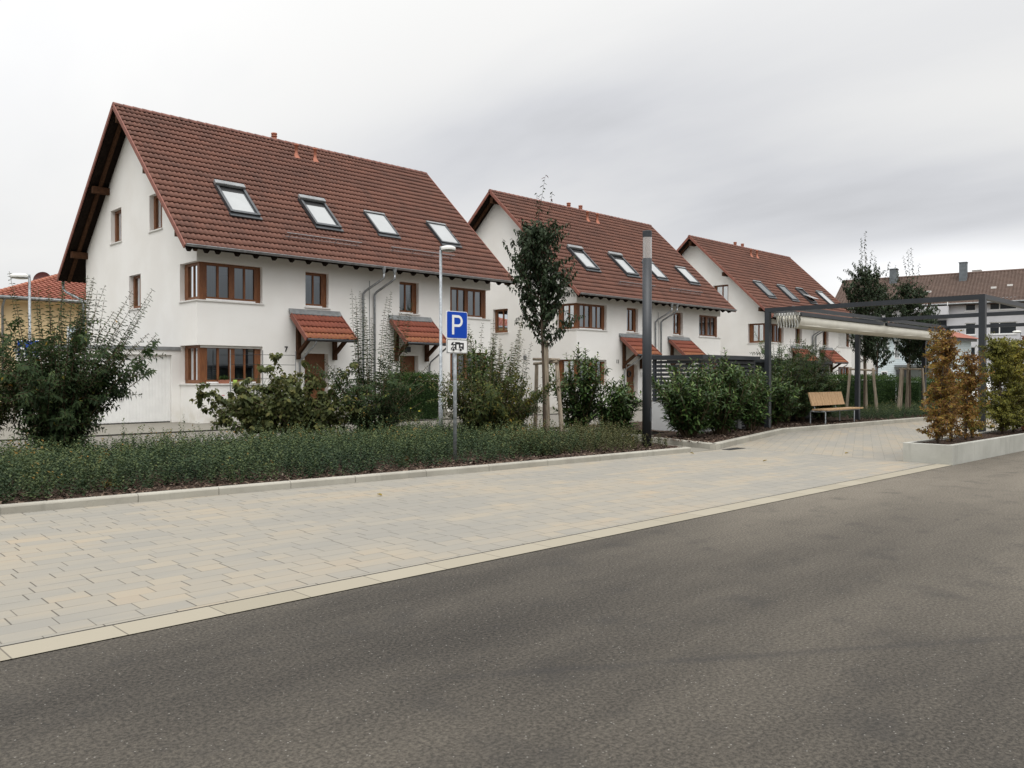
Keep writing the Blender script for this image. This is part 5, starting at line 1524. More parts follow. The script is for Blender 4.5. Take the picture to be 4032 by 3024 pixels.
def laurel(loc, label, seed, h, rad, n_main=26, group='cherry laurel bushes'):
    n_main = int(n_main * 1.5); rad *= 1.12
    rng = np.random.default_rng(seed)
    e = empty('laurel_bush', loc, label, 'shrub', group)
    mains, sides = [], []
    for i in range(n_main):
        a = rng.uniform(0, 6.28); u = rng.random() ** .6
        lean = u * 1.0 * rad / (h * .62)
        L_ = h * rng.uniform(.62, .95) * (1 - .12 * u)
        pt = path(rng, (.14 * math.cos(a) * u, .14 * math.sin(a) * u, 0), (math.cos(a) * lean, math.sin(a) * lean, 1), L_, 7, (-math.cos(a) * .15 * u, -math.sin(a) * .15 * u, .3), .06)
        mains.append(pt)
        for k in range(6):
            j = rng.integers(1, 7); q = pt[j]; a2 = rng.uniform(0, 6.28)
            sides.append(path(rng, q, (math.cos(a2) + .5 * math.cos(a), math.sin(a2) + .5 * math.sin(a), rng.uniform(.1, 1.1)), rng.uniform(.22, .42), 4, (0, 0, .5), .10))
    for i in range(4):      # proud leaders
        a = rng.uniform(0, 6.28); r_ = rng.uniform(.0, .6) * rad
        mains.append(path(rng, (r_ * math.cos(a), r_ * math.sin(a), h * .5), (.12 * math.cos(a), .12 * math.sin(a), 1), h * rng.uniform(.38, .5), 6, (0, 0, .2), .04))
    p1 = leaves_along(rng, mains, .045, .22, .175, .062, .75, whorl=1, droop=.12, taper=.2)
    p2 = leaves_along(rng, sides, .036, .12, .168, .060, .72, whorl=1, droop=.14, taper=.2)
    P = [np.concatenate([p1[i], p2[i]]) for i in range(6)]
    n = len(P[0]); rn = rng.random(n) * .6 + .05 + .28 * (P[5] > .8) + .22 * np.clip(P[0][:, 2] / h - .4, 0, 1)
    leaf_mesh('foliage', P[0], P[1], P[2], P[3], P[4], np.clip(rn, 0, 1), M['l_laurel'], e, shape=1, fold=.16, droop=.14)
    stems_mesh(mains, .016, .005, M['twig'], e); stems_mesh(sides, .006, .003, M['twig'], e)
    return e


def lobed_shrub(loc, label, seed, h, rad, n_main=16):
    """open shrub with big soft lobed leaves hanging in tiers"""
    rng = np.random.default_rng(seed)
    e = empty('lobed_leaf_shrub', loc, label, 'shrub', 'shrubs with large drooping leaves')
    mains, sides = [], []
    for i in range(n_main):
        a = rng.uniform(0, 6.28); u = rng.random() ** .5
        lean = u * rad / (h * .55)
        L_ = h * rng.uniform(.60, 1.0)
        pt = path(rng, (.1 * math.cos(a), .1 * math.sin(a), 0), (math.cos(a) * lean, math.sin(a) * lean, 1), L_, 7, (math.cos(a) * .4, math.sin(a) * .4, -.2), .08); mains.append(pt)
        for k in range(6):
            j = rng.integers(2, 8); a2 = rng.uniform(0, 6.28)
            sides.append(path(rng, pt[j], (math.cos(a2), math.sin(a2), rng.uniform(.0, .8)), rng.uniform(.2, .5), 4, (0, 0, -.3), .1))
    p1 = leaves_along(rng, mains, .060, .25, .115, .105, .1, whorl=2, droop=.75, taper=.25)
    p2 = leaves_along(rng, sides, .046, .15, .108, .100, .1, whorl=2, droop=.75, taper=.25)
    P = [np.concatenate([p1[i], p2[i]]) for i in range(6)]
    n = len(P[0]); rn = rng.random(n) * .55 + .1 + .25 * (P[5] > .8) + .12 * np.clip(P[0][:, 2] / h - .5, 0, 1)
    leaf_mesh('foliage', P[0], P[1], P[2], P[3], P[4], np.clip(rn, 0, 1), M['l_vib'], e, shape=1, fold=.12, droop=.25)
    stems_mesh(mains, .018, .006, M['twig'], e); stems_mesh(sides, .006, .003, M['twig'], e)
    return e


def whips(rng, n, lean, spread, L0, L1, base_r, z0, bend=.3, ang=None):
    o = []
    for i in range(n):
        a = rng.uniform(0, 6.28) if ang is None else rng.normal(ang[0], ang[1])
        l = rng.uniform(.25, 1) * spread
        o.append((lean[0] + math.cos(a) * l, lean[1] + math.sin(a) * l, rng.uniform(L0, L1), base_r * math.cos(a) * rng.random(), base_r * math.sin(a) * rng.random(), z0 * rng.uniform(.6, 1.1), math.cos(a) * bend * l, math.sin(a) * bend * l))
    return o


cr_, sr_ = math.cos(R(HEAD - 90)), math.sin(R(HEAD - 90))     # direction that runs to the right across the view
rg = np.random.default_rng(11)
Z0 = .07
FG = 'tall shrubs with long upright shoots'
shoot_shrub('forsythia_bush', (4.75, 16.75, Z0), 'huge dark green shrub with arching leafy shoots in front of the garage', FG, 21, 3.1, 1.08, n_main=62, n_side=7,
            whips=whips(rg, 30, (0, 0), .30, 1.8, 2.5, .75, 1.1) + whips(rg, 15, (cr_ * .48, sr_ * .48), .20, 2.0, 2.85, .4, .8, .4) + whips(rg, 4, (cr_ * 1.15, sr_ * 1.15), .25, 1.6, 2.1, .4, .6, .3), lm='l_fors', ln=.105, wd=.038, gap=.052)
shoot_shrub('forsythia_bush', (3.45, 17.55, Z0), 'smaller yellowing shrub with leafy shoots, leftmost in the planting bed', FG, 22, 2.35, 1.0, n_main=40, n_side=6,
            whips=whips(rg, 7, (0, 0), .28, 1.1, 1.6, .5, .8), lm='l_fors_y', ln=.10, wd=.036, gap=.055)
lobed_shrub((9.15, 17.45, Z0), 'broad olive shrub with drooping lobed leaves, below the lower corner window', 31, 1.95, .85, 20)
lobed_shrub((10.05, 16.75, Z0), 'olive shrub with drooping lobed leaves, below the first door canopy', 32, 2.15, .95, 24)
lobed_shrub((9.75, 17.6, Z0), 'lobed-leaf shrub filling the gap between two similar olive shrubs', 33, 1.6, .75, 14)
shoot_shrub('forsythia_bush', (11.45, 16.15, Z0), 'green shrub with tall leafy whips in front of the two downpipes', FG, 23, 2.3, .95, n_main=44, n_side=6,
            whips=whips(rg, 18, (.0, 0), .20, 1.9, 2.75, .55, 1.0, .2), ln=.095, wd=.034, gap=.05)
shoot_shrub('forsythia_bush', (12.85, 13.75, Z0), 'broad green and yellow shrub with thin whips, just right of the parking sign', FG, 24, 2.15, 1.10, n_main=60, n_side=6,
            whips=whips(rg, 24, (.05, -.05), .22, 1.35, 2.05, .85, .95, .2), lm='l_fors_y', ln=.095, wd=.034, gap=.05)
shoot_shrub('forsythia_bush', (13.95, 14.15, Z0), 'narrow shrub with pale upright whips, between the parking-sign shrub and the staked tree', FG, 25, 1.9, .70, n_main=30, n_side=5,
            whips=whips(rg, 9, (.0, 0), .25, 1.2, 1.9, .5, .8, .25), ln=.09, wd=.033, gap=.05)
laurel((13.85, 15.2, Z0), 'dark glossy laurel rising behind the motorhome plate', 41, 2.65, .62, 16)
laurel((16.65, 14.25, Z0), 'tall glossy laurel between the staked tree and the small round laurel', 42, 2.5, .66, 26)
laurel((17.15, 13.35, Z0), 'small rounded laurel left of the dark lamp column', 43, 1.55, .58, 24)
laurel((17.30, 11.20, .10), 'big laurel bush at the tip of the kerbed bed, hiding the grey wall', 44, 2.05, .95, 40)
laurel((18.75, 11.25, .10), 'laurel with a spiky top, second from the lamp column in the kerbed bed', 45, 2.25, .82, 34)
laurel((20.75, 11.45, .10), 'laurel just left of the nearest pergola post', 46, 1.95, .55, 22)
laurel((23.15, 12.15, .10), 'laurel right of the nearest pergola post, left of the bench', 47, 1.95, .82, 32)
shoot_shrub('evergreen_shrub', (25.3, 12.85, .10), 'tall dark shrub with upright tips rising behind the bench', None, 26, 2.9, .55, n_main=44, n_side=6,
            whips=whips(rg, 5, (0, 0), .16, 1.0, 1.5, .3, 1.5, .1), lm='l_laurel', ln=.085, wd=.028, gap=.045, squat=.85)
shoot_shrub('evergreen_shrub', (26.4, 12.8, .10), 'dark twin shrub with a ragged crest behind the bench seat, left of the middle post', None, 29, 2.7, .48, n_main=36, n_side=6,
            whips=whips(rg, 4, (0, 0), .14, .8, 1.2, .3, 1.4, .1), lm='l_laurel', ln=.08, wd=.027, gap=.045, squat=.85)
laurel((27.5, 12.5, .10), 'laurel behind the middle pergola post, right of the bench', 48, 1.95, .80, 28)
laurel((24.3, 12.8, .10), 'low laurel behind the bench backrest', 49, 1.4, .38, 18)


# trimmed hedges
def hedge(name, loc, label, sx, sy, h, seed, n, lm='l_hedge', ln=.045, rz=0, rough=.05):
    rng = np.random.default_rng(seed)
    e = empty(name, loc, label, 'hedge', None, rz)
    face = rng.random(n); P = np.zeros((n, 3)); Nn = np.zeros((n, 3))
    x_ = rng.uniform(-sx / 2, sx / 2, n); y_ = rng.uniform(-sy / 2, sy / 2, n); z_ = rng.uniform(.02, h, n)
    sel = face < .42; P[sel] = np.stack([x_, np.full(n, -sy / 2), z_], -1)[sel]; Nn[sel] = (0, -1, 0)
    sel = (face >= .42) & (face < .72); P[sel] = np.stack([x_, y_, np.full(n, h)], -1)[sel]; Nn[sel] = (0, 0, 1)
    sel = (face >= .72) & (face < .84); P[sel] = np.stack([np.full(n, -sx / 2), y_, z_], -1)[sel]; Nn[sel] = (-1, 0, 0)
    sel = (face >= .84) & (face < .94); P[sel] = np.stack([np.full(n, sx / 2), y_, z_], -1)[sel]; Nn[sel] = (1, 0, 0)
    sel = face >= .94; P[sel] = np.stack([x_, np.full(n, sy / 2), z_], -1)[sel]; Nn[sel] = (0, 1, 0)
    P += rng.normal(0, rough, (n, 3)) + Nn * rng.normal(0, rough, (n, 1)) - Nn * .04
    d = Nn * .7 + rng.normal(0, .6, (n, 3)) + np.array([0, 0, .25])
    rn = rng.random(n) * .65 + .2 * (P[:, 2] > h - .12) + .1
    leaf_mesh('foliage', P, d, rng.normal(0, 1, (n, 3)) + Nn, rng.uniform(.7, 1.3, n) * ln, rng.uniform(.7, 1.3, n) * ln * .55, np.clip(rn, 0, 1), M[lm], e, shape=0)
    mb = MB(); mb.box(-sx / 2 + .16, sx / 2 - .16, -sy / 2 + .16, sy / 2 - .16, 0, h - .16); mb.build('inner_twigs', M['l_hedge'], e)
    return e


hedge('trimmed_hedge', (18.95, 24.4, .03), 'clipped bright green box hedge left of the street lamp, in front of the second door', 2.2, 1.2, 1.62, 51, 9000, ln=.06)
hedge('trimmed_hedge', (34.1, 14.9, .10), 'long clipped dark hedge behind the two staked trees on the right', 11.0, 1.2, 1.50, 52, 20000, ln=.065)
hedge('trimmed_hedge', (43, 13.6, .10), 'clipped hedge farther right, mostly behind the hornbeam planter', 9.0, 1.2, 1.4, 53, 9000, ln=.06)


# ground cover
def cover(name, poly_fn, n, seed, lm, h0, h1, label, rngx, rngy, z=.08):
    rng = np.random.default_rng(seed); P, D, U_, Ls, Ws, Rn = [], [], [], [], [], []
    xs_ = rng.uniform(*rngx, n); ys_ = rng.uniform(*rngy, n)
    bn1 = np.sin(xs_ * 2.3 + 1.1 * np.sin(ys_ * 1.9)) * .5 + np.sin(xs_ * .9 + ys_ * 1.3 + 2) * .5
    bn2 = np.sin(xs_ * 5.1 + ys_ * 3.3) * np.sin(xs_ * 2.9 - ys_ * 4.7 + 1)
    for i in range(n):
        f = poly_fn(xs_[i], ys_[i])
        if f <= 0 or rng.random() > f + .55: continue
        H_ = rng.uniform(h0, h1) * (.50 + .50 * min(1, f)) * (1 + .18 * bn1[i]); a = rng.uniform(0, 6.28); l = rng.uniform(0, .55)
        if rng.random() < .06: H_ *= 1.45
        H_ *= 1 + .22 * bn2[i]; k = int(H_ / .019); t = np.linspace(.06, 1, k)
        base = np.array([xs_[i], ys_[i], z]); dr = np.array([math.cos(a) * l, math.sin(a) * l, 1.]) / math.sqrt(1 + l * l)
        pts = base + dr * (t * H_)[:, None] + np.array([math.cos(a), math.sin(a), 0]) * (.12 * H_ * t ** 2)[:, None]
        an = np.arange(k) * 2.4 + rng.uniform(0, 6.28)
        d = np.stack([np.cos(an), np.sin(an), rng.uniform(.1, .9, k)], -1)
        P.append(pts); D.append(d); U_.append(np.tile([0, 0, 1.], (k, 1)) + rng.normal(0, .3, (k, 3))); sc = rng.uniform(.75, 1.25, k) * (1.1 - .35 * t)
        Ls.append(.050 * sc); Ws.append(.032 * sc); Rn.append(np.clip(rng.random(k) * .5 + .15 + .25 * (t > .85) + .14 * bn1[i] + .14 * bn2[i], 0, 1))
    P, D, U_, Ls, Ws, Rn = [np.concatenate(q) for q in (P, D, U_, Ls, Ws, Rn)]
    o = leaf_mesh(name, P, D, U_, Ls, Ws, Rn, M[lm], None, shape=0)
    tag(o, label, 'ground cover', kind='stuff')
    return o


KX = np.array([p[0] for p in KERB1]); KY = np.array([p[1] for p in KERB1])
def kerb_y(x): return np.interp(x, KX, KY)
def front_gap(x): return .36 + .14 * math.sin(x * 1.7) + .10 * math.sin(x * 4.1 + 1) + (.25 if x > 9 else 0)
def cov1(x, y):
    e = y - kerb_y(x) - front_gap(x)
    if x > 13.2 or e < 0 or (x - 9.87) ** 2 + (y - 11.35) ** 2 < .12: return 0
    return min(1, e / .45) * (1 if y < 15.2 else .35)


def cov2(x, y):
    e = y - kerb_y(x) - front_gap(x) * .85
    r_ = 15.0 + .62 * max(0, y - 10) - x
    if x < 11.5 or e < 0 or r_ < .15 or (x - 14.74) ** 2 + (y - 10.64) ** 2 < .05: return 0
    return min(1, e / .5, r_ / .5) * (1 if y < 13.2 else .4)


cover('ground_cover', cov1, 9000, 61, 'l_cover', .30, .52, 'dense low green ground cover with upright sprigs behind the pale kerb', (-3.5, 13.3), (10.6, 16.6))
cover('ground_cover', cov2, 1500, 62, 'l_cover2', .24, .42, 'thinner olive ground cover between the kerb end and the dark lamp column', (11.5, 17), (10.1, 14))
cover('ground_cover', lambda x, y: .7 if y > 11.0 + (.25 if x < 29 else 0) - (x - 27) * .055 and (x > 28.6) else 0, 2200, 63, 'l_cover', .22, .45, 'patchy low ground cover in the bed around the two staked trees', (28, 40), (10.6, 14), z=.12)


def low_clump(name, loc, label, seed, n, r, h, lm, cat='plant', ln=.05, wd=.022, flower=None, nf=0, fs=.03):
    rng = np.random.default_rng(seed); e = empty(name, loc, label, cat)
    paths = []
    for i in range(n):
        a = rng.uniform(0, 6.28); u = rng.random() ** .6
        paths.append(path(rng, (.05 * math.cos(a), .05 * math.sin(a), 0), (math.cos(a) * u * r / h * 1.2, math.sin(a) * u * r / h * 1.2, 1), h * rng.uniform(.6, 1.05), 5, (0, 0, -.1), .08))
    P = leaves_along(rng, paths, .04, .15, ln, wd, .3, whorl=2, droop=.15)
    leaf_mesh('foliage', P[0], P[1], P[2], P[3], P[4], rng.random(len(P[0])), M[lm], e)
    stems_mesh(paths, .006, .002, M['twig'], e)
    if flower:
        mb = MB()
        for i in range(nf):
            p = paths[i % n][-1] + rng.normal(0, .05, 3)
            for q in range(5):
                a = q * 1.2566; mb.lathe([(0, 0), (fs * .5, fs * .12), (fs * .35, fs * .5), (0, fs * .55)], p + np.array([math.cos(a) * fs * .5, math.sin(a) * fs * .5, 0]), 5)
        mb.build('blossom', M[flower], e)
    return e


low_clump('rose_bush', (12.55, 26.15, .03), 'small rose bush with red blooms at the house corner under the lower window', 71, 26, .50, .98, 'l_rose', 'rose bush', .05, .03, 'flower_red', 14, .055)
low_clump('border_plant', (12.15, 25.9, .03), 'low leafy border plants at the foot of the rose bush', 77, 26, .7, .30, 'l_vib', 'plant', .07, .04)
low_clump('aster_clump', (12.6, 20.9, .03), 'clump of purple asters between the olive shrubs', 72, 34, .55, .78, 'l_rose', 'flower', .045, .018, 'flower_purple', 60, .045)
low_clump('climbing_shrub', (13.55, 26.3, .03), 'dark climbing shrub against the wall right of the rose bush', 73, 46, .62, 1.75, 'l_hedge', 'shrub', .07, .045)
low_clump('dry_plant', (4.12, 12.0, .08), 'dry orange-brown plant at the front edge of the mulch', 74, 18, .24, .15, 'l_copper', 'plant', .06, .04)
low_clump('dry_plant', (8.85, 11.65, .08), 'withered rusty plant beside the parking sign post', 75, 16, .28, .16, 'l_copper', 'plant', .05, .03)
low_clump('border_plant', (18.3, 23.5, .03), 'low garden plants at the foot of the clipped hedge near the street lamp', 78, 30, .9, .5, 'l_rose', 'plant', .07, .04, 'flower_yellow', 5, .05)
tr = empty('garden_trellis', (13.6, 26.75, .03), 'thin dark wire trellis with horizontal rails beside the lower corner window', 'trellis')
mb = MB()
for x_ in (-.6, .6, 1.9): mb.tube([(x_, 0, 0), (x_, 0, 2.5)], .018, 6)
mb.build('post', M['zinc_dull'], tr)
mb = MB()
for z_ in (1.1, 1.5, 2.0, 2.35): mb.tube([(-.6, 0, z_), (1.9, 0, z_)], .009, 5)
mb.build('rail', M['black'], tr)
ub = empty('utility_pillar', (13.35, 25.0, .03), 'small white utility pillar standing among the shrubs in front of the house', 'utility box')
mb = MB(); mb.box(-.16, .16, -.10, .10, -.05, .72); mb.box(-.18, .18, -.12, .12, .722, .78); mb.build('cabinet', M['white'], ub, bevel=.01)
# pots on the lower window sill
sp_ = empty('sill_planter', (13.02, 27.29, .04 + 1.326), 'terracotta trough with a dark plant on the lower window sill', 'flower pot')
mb = MB(); mb.hexa([(-.16, -.07, 0), (.16, -.07, 0), (.16, .06, 0), (-.16, .06, 0), (-.18, -.08, .13), (.18, -.08, .13), (.18, .07, .13), (-.18, .07, .13)]); mb.build('pot', M['terracotta'], sp_)
rng = np.random.default_rng(80); n = 160
leaf_mesh('foliage', np.array([0, 0, .12]) + rng.normal(0, .05, (n, 3)) * np.array([1.6, .6, .6]) + np.array([0, 0, .06]), rng.normal(0, 1, (n, 3)) + np.array([0, 0, .8]), rng.normal(0, 1, (n, 3)), rng.uniform(.04, .09, n), rng.uniform(.02, .04, n), rng.random(n), M['l_hedge'], sp_)
mp_ = empty('small_pot', (13.42, 27.26, .04 + 1.326), 'little lime green pot on the lower window sill', 'flower pot')
mb = MB(); mb.lathe([(0, 0), (.06, 0), (.075, .12), (.065, .125), (.055, .10), (0, .10)], (0, 0, 0), 14); mb.build('pot', simple('lime_glaze', (.42, .60, .10), .3), mp_, True)
rng = np.random.default_rng(81); n = 60
leaf_mesh('foliage', np.array([0, 0, .10]) + rng.normal(0, .02, (n, 3)), rng.normal(0, .6, (n, 3)) + np.array([0, 0, .8]), rng.normal(0, 1, (n, 3)), rng.uniform(.03, .05, n), rng.uniform(.012, .02, n), rng.random(n), M['l_hedge'], mp_)

# entrance of the middle house: stair rail, flower trough, letter box
rl = empty('stair_railing', (H2[0] + 5.7, 25.2, -.1), 'steel stair railing at the door of house number 11', 'railing')
mb = MB(); mb.tube([(-1.0, -.55, .95), (.0, 0, 1.35), (0, 1.6, 1.35)], .022, 8)
for z_ in (.25, .45, .65, .85): mb.tube([(-1.0, -.55, z_), (.0, 0, z_ + .4), (0, 1.6, z_ + .4)], .009, 6)
mb.build('rail', M['chrome'], rl, True)
for p in ((-1.0, -.55, .95), (0, 0, 1.35), (0, 1.6, 1.35)):
    mb = MB(); mb.tube([(p[0], p[1], -.05), p], .02, 8); mb.build('post', M['chrome'], rl, True)
lb = empty('letter_box', (H2[0] + 6.2, 26.85, 1.15), 'dark letter box on the wall beside the railing of house number 11', 'letter box')
mb = MB(); mb.box(-.2, .2, -.12, .12, 0, .42); mb.build('box', M['anth'], lb, bevel=.015)
ft = empty('flower_trough', (H2[0] + 5.2, 23.6, -.1), 'black trough with yellow flowers left of the dark lamp column', 'flower pot')
mb = MB(); mb.box(-.8, .8, -.25, .25, 0, .55); mb.build('trough', M['black'], ft, bevel=.02)
rng = np.random.default_rng(82); n = 260
leaf_mesh('flowers', np.array([0, 0, .62]) + rng.normal(0, 1, (n, 3)) * np.array([.18, .12, .08]), rng.normal(0, 1, (n, 3)) + np.array([0, 0, .8]), rng.normal(0, 1, (n, 3)), rng.uniform(.04, .07, n), rng.uniform(.03, .05, n), np.full(n, .5), M['flower_yellow'], ft)


# staked young trees
def young_tree(name, loc, label, seed, h, crown0, crown_r, n_limb, whip_list, stakes, lm='l_tree', bars=True, ln=.105, dens=1.0, asym=(0, 0)):
    rng = np.random.default_rng(seed)
    t = empty(name, loc, label, 'tree', 'staked young trees')
    tp = path(rng, (0, 0, -.05), (0, 0, 1), h * .96, 12, (0, 0, 0), .012)
    mb = MB(); mb.tube([tuple(p) for p in tp], list(np.linspace(.045, .010, 13)), 10); mb.build('trunk', M['bark'], t, True)
    limbs, twigs = [], []
    for i in range(n_limb):
        f = rng.random() ** 1.15; z_ = crown0 + (h * .88 - crown0) * f
        k = min(int(z_ / (h * .96) * 12), 11); q = tp[k] + (tp[k + 1] - tp[k]) * (z_ / (h * .96) * 12 - k)
        a = rng.uniform(0, 6.28); prof = math.sin(math.pi * min(1, (f * .86 + .14)) ** .8) * .9 + .14
        L_ = crown_r * prof * rng.uniform(.8, 1.45)
        limbs.append(path(rng, q, (math.cos(a) + asym[0], math.sin(a) + asym[1], rng.uniform(.7, 1.5)), L_ * 1.25, 6, (0, 0, .45), .07))
        pt = limbs[-1]
        for w_ in range(4):
            j = rng.integers(2, 7); a2 = rng.uniform(0, 6.28)
            twigs.append(path(rng, pt[j], (math.cos(a2), math.sin(a2), rng.uniform(0, 1.1)), crown_r * rng.uniform(.25, .55), 4, (0, 0, .1), .1))
    stems_mesh(limbs, .014, .004, M['bark'], t, 'limbs', 5); stems_mesh(twigs, .005, .002, M['bark'], t, 'twigs')
    wl = [path(rng, (tp[-1] if w_[3] is None else np.array([w_[0] * .3, w_[1] * .3, w_[3]])), (w_[0], w_[1], 1.6), w_[2], 6, (0, 0, .5), .05) for w_ in whip_list]
    p1 = leaves_along(rng, limbs, .034 / dens, .12, ln, ln * .68, .0, whorl=1, droop=.75, taper=.2, jit=.5)
    p2 = leaves_along(rng, twigs, .032 / dens, .05, ln, ln * .66, .0, whorl=1, droop=.8, taper=.2, jit=.5)
    p3 = leaves_along(rng, wl + [tp[8:]], .06, .15, ln, ln * .6, .1, whorl=1, droop=.5, taper=.2, jit=.5)
    P = [np.concatenate([p1[i], p2[i], p3[i]]) for i in range(6)]
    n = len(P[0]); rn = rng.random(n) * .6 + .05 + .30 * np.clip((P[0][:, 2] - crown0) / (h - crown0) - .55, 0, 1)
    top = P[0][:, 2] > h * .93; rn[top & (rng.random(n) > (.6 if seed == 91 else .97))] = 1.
    leaf_mesh('crown', P[0], P[1], P[2], P[3], P[4], np.clip(rn, 0, 1), M[lm], t, shape=1, fold=.18, droop=.22)
    if wl: stems_mesh(wl, .008, .003, M['bark'], t, 'whips')
    return t


def stake_frame(loc, label, stakes, bars):
    s = empty('tree_stake_frame', loc, label, 'tree stakes', 'timber tree stakes')
    for (p, q, r_) in stakes:
        mb = MB(); n = 6; pts = [tuple(np.array(p) + (np.array(q) - np.array(p)) * k / n) for k in range(n + 1)]
        mb.tube(pts, [r_ * (1.08 - .16 * k / n) * (1 + .04 * ((k * 7) % 3 - 1)) for k in range(n + 1)], 10); mb.build('stake', M['stake'], s, True)
    for (p, q) in bars:
        mb = MB(); mb.tube([p, q], .036, 10); mb.build('crossbar', M['stake'], s, True)
    return s


T1 = (14.80, 13.75, Z0)
young_tree('pear_tree', T1, 'young staked tree with dark narrow crown and bare whips on top, before the middle house', 91, 5.75, 2.15, .98, 66, [(.15, -.12, 1.05, None), (.22, -.2, .6, 5.5), (-.18, .2, .95, 5.1)], None)
stake_frame(T1, 'three weathered stakes tied round the nearest tree, one leaning right', [((.10, -.02, -.1), (.03, -.02, 2.42), .062), ((.205, -.42, -.1), (.22, -.20, 1.95), .052), ((.55, .84, -.1), (.38, .62, 1.9), .05)], [((.02, .40, 1.97), (.20, -.32, 1.95)), ((.30, .64, 1.86), (.16, -.28, 1.90))])
T2 = (32.3, 13.0, .12); T3 = (34.1, 11.95, .12)
young_tree('pear_tree', T2, 'staked tree with tall slim crown behind the middle pergola post', 92, 6.5, 1.9, .95, 66, [(-.2, .2, 1.3, 5.6), (.05, 0, 1.3, 5.9), (.25, -.25, 1.2, 5.2), (.5, -.5, 1.3, 4.4), (-.5, .5, 1.3, 4.4), (.75, -.7, 1.2, 3.9)], None, ln=.10)
stake_frame(T2, 'stakes with a crossbar round the tree behind the middle pergola post', [((.05, -.05, -.1), (0, 0, 2.3), .065), ((-.15, -.56, -.1), (-.26, -.42, 1.82), .055), ((-.3, .6, -.1), (-.32, .42, 1.85), .055)], [((-.35, .45, 1.78), (-.22, -.52, 1.72))])
young_tree('pear_tree', T3, 'staked tree with bushy dark crown and several whips, left of the far pergola post', 93, 5.6, 1.8, .95, 66, [(.1, .2, 1.5, 4.9), (-.35, .35, 1.4, 4.6), (.4, -.35, 1.3, 4.7), (.1, -.1, 1.6, 5.0), (-.1, 0, 1.5, 5.0), (.6, -.6, 1.2, 4.3), (-.7, .7, 1.3, 4.3)], None, ln=.10)
stake_frame(T3, 'stakes round the tree left of the far pergola post', [((.3, .22, -.1), (.0, .05, 2.0), .068), ((-.55, .25, -.1), (-.28, .22, 1.83), .052), ((-.05, .35, -.1), (.05, .28, 1.85), .05), ((.5, -.42, -.1), (.35, -.35, 1.83), .05)], [((-.32, .30, 1.79), (.40, -.38, 1.79))])
young_tree('pear_tree', (39.2, 15.2, .12), 'farther dark tree with upright whips between the two staked trees, above the pergola', 94, 6.3, 1.9, 1.05, 50, [(.4, -.4, 1.5, 5.4), (-.4, .4, 1.5, 5.4), (.8, -.8, 1.4, 5.0), (0, 0, 1.6, 5.6), (-.9, .9, 1.4, 4.9)], None, ln=.12, dens=.9)
young_tree('pear_tree', (44.5, 14.9, .12), 'dark leafy tree behind the far end of the pergola, in front of the apartment block', 95, 5.0, 1.6, 1.35, 50, [], None, ln=.13, dens=.85)
young_tree('garden_tree', (66.5, 34.5, 0), 'distant olive tree between the last white house and the brown-roofed block', 96, 9.6, 3.0, 2.4, 60, [(.2, .3, 1.2, 8.6), (-.3, -.2, 1.0, 8.4)], None, lm='l_vib', ln=.22, dens=.8)


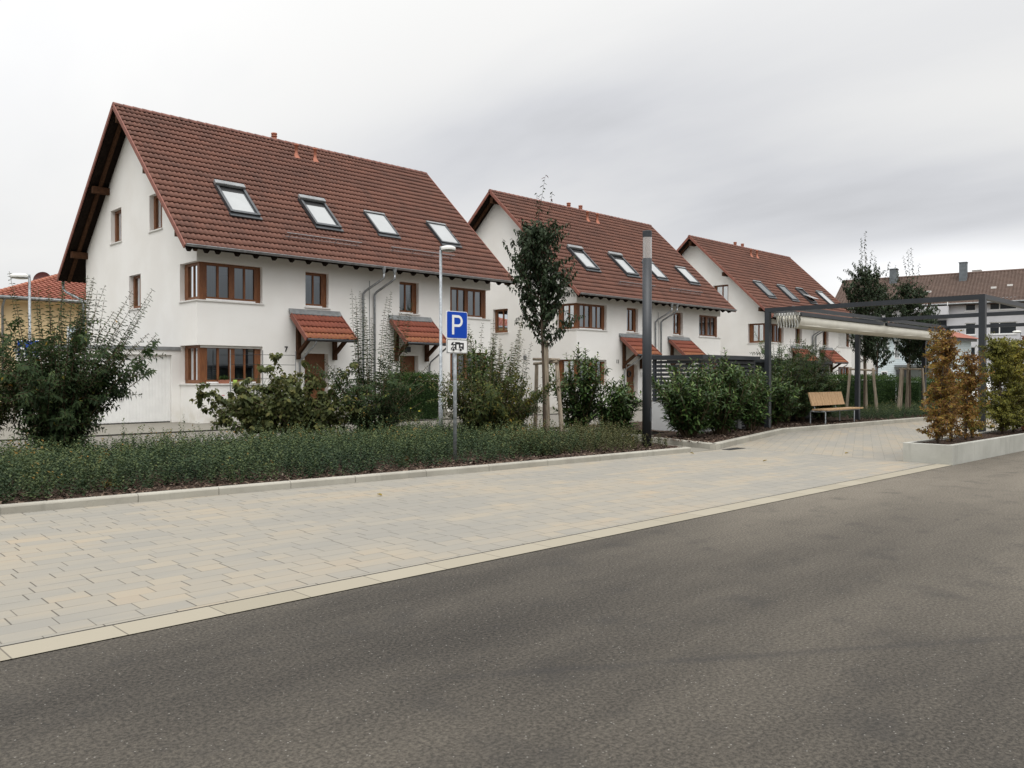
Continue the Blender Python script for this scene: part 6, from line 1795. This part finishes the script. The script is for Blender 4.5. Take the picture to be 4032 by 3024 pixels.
# hornbeam plants in the planter
def hornbeam(dx, label, seed, h, r, lm, n_side, dens=1., lean=0., dy=0.):
    rng = np.random.default_rng(seed)
    t = empty('hornbeam', (16.12 + dx, 4.91 + sk_ * dx + .44 + dy, .32), label, 'hornbeam', 'hornbeam hedge plants in the planter')
    tp = path(rng, (0, 0, -.03), (lean, 0, 1), h, 10, (0, 0, 0), .03)
    mb = MB(); mb.tube([tuple(p) for p in tp], list(np.linspace(.030, .006, 11)), 8); mb.build('trunk', M['bark'], t, True)
    sides, tw = [], []
    for i in range(n_side):
        f = rng.random() ** .95 * .93 + .04; k = min(int(f * 10), 9); q = tp[k] + (tp[k + 1] - tp[k]) * (f * 10 - k)
        a = rng.uniform(0, 6.28); L_ = r * (.95 - .40 * f ** 1.6) * rng.uniform(.6, 1.2)
        dirx = math.cos(a) * 1.25; diry = math.sin(a) * .75
        pt = path(rng, q, (dirx, diry, rng.uniform(.15, .9)), L_, 5, (0, 0, -.1), .08); sides.append(pt)
        for w_ in range(3):
            j = rng.integers(1, 6); a2 = rng.uniform(0, 6.28); tw.append(path(rng, pt[j], (math.cos(a2), math.sin(a2), rng.uniform(-.3, .5)), rng.uniform(.10, .24), 3, (0, 0, -.1), .1))
    p1 = leaves_along(rng, sides, .024 / dens, .1, .064, .042, .35, whorl=1, droop=.05, taper=.3, jit=.4); p2 = leaves_along(rng, tw, .019 / dens, .05, .060, .040, .35, whorl=1, droop=.05, taper=.3, jit=.4)
    P = [np.concatenate([p1[i], p2[i]]) for i in range(6)]
    n = len(P[0]); cen = rng.uniform(-1, 1, (6, 3)) * np.array([r, r, h * .5]) + np.array([0, 0, h * .5]); rn = rng.random(n) * .7 + .1
    for c_, a in zip(cen, rng.uniform(-.35, .35, 6)): rn += a * np.exp(-((P[0] - c_) ** 2).sum(1) / .12)
    leaf_mesh('foliage', P[0], P[1], P[2], P[3], P[4], np.clip(rn, 0, 1), M[lm], t, shape=0, fold=.12)
    stems_mesh(sides, .006, .002, M['bark'], t, 'branches'); stems_mesh(tw, .003, .0015, M['bark'], t, 'twigs')
    return t


hornbeam(.55, 'copper-brown hornbeam with a forked trunk at the planter end', 101, 2.0, .42, 'l_copper', 100, 1.0, -.03)
hornbeam(1.30, 'tall orange-brown hornbeam, second from the planter end', 102, 2.25, .42, 'l_copper', 95, 1.0, .02)
hornbeam(2.05, 'bushy brown hornbeam just left of the nearest front pergola post', 103, 1.75, .40, 'l_copper', 85, .95)
hornbeam(2.8, 'sparse bare-tipped brown hornbeam behind the front pergola post', 104, 1.55, .30, 'l_horn', 45, .9, dy=.1)
hornbeam(4.45, 'yellow-green hornbeam right of the front pergola post', 105, 2.15, .62, 'l_horn', 170, 1.2)
hornbeam(5.2, 'dense yellow-green hornbeam, second right of the front pergola post', 106, 2.05, .62, 'l_horn', 170, 1.2)
hornbeam(6.0, 'reddish hornbeam at the right picture edge', 107, 2.2, .60, 'l_red', 150, 1.15)
hornbeam(7.4, 'yellowish hornbeam beyond the right picture edge', 108, 1.95, .52, 'l_horn', 90, 1.0)

# fallen leaves
rng = np.random.default_rng(120)
for k, (x_, y_, c_, lab) in enumerate(((14.6, 9.35, 'l_copper', 'fallen orange leaf on the paving by the kerb end'), (14.2, 7.6, 'l_copper', 'pair-sized pale fallen leaf in the middle of the paving'), (16.9, 7.2, 'l_copper', 'curled brown leaf on the paving near the planter end'), (6.5, 9.0, 'l_copper', 'small tan leaf on the paving left of the parking sign'), (9.2, 11.0, 'l_fors_y', 'pale scrap of leaf on the mulch beside the parking sign'))):
    o = leaf_mesh('fallen_leaf', np.array([[x_, y_, .012 if y_ < 10 else .105]]), np.array([[rng.normal(), rng.normal(), .25]]), np.array([[0, 0, 1.]]), np.array([.09]), np.array([.055]), np.array([.85]), M[c_], None, shape=1, fold=.3)
    tag(o, lab, 'leaf', 'fallen leaves')
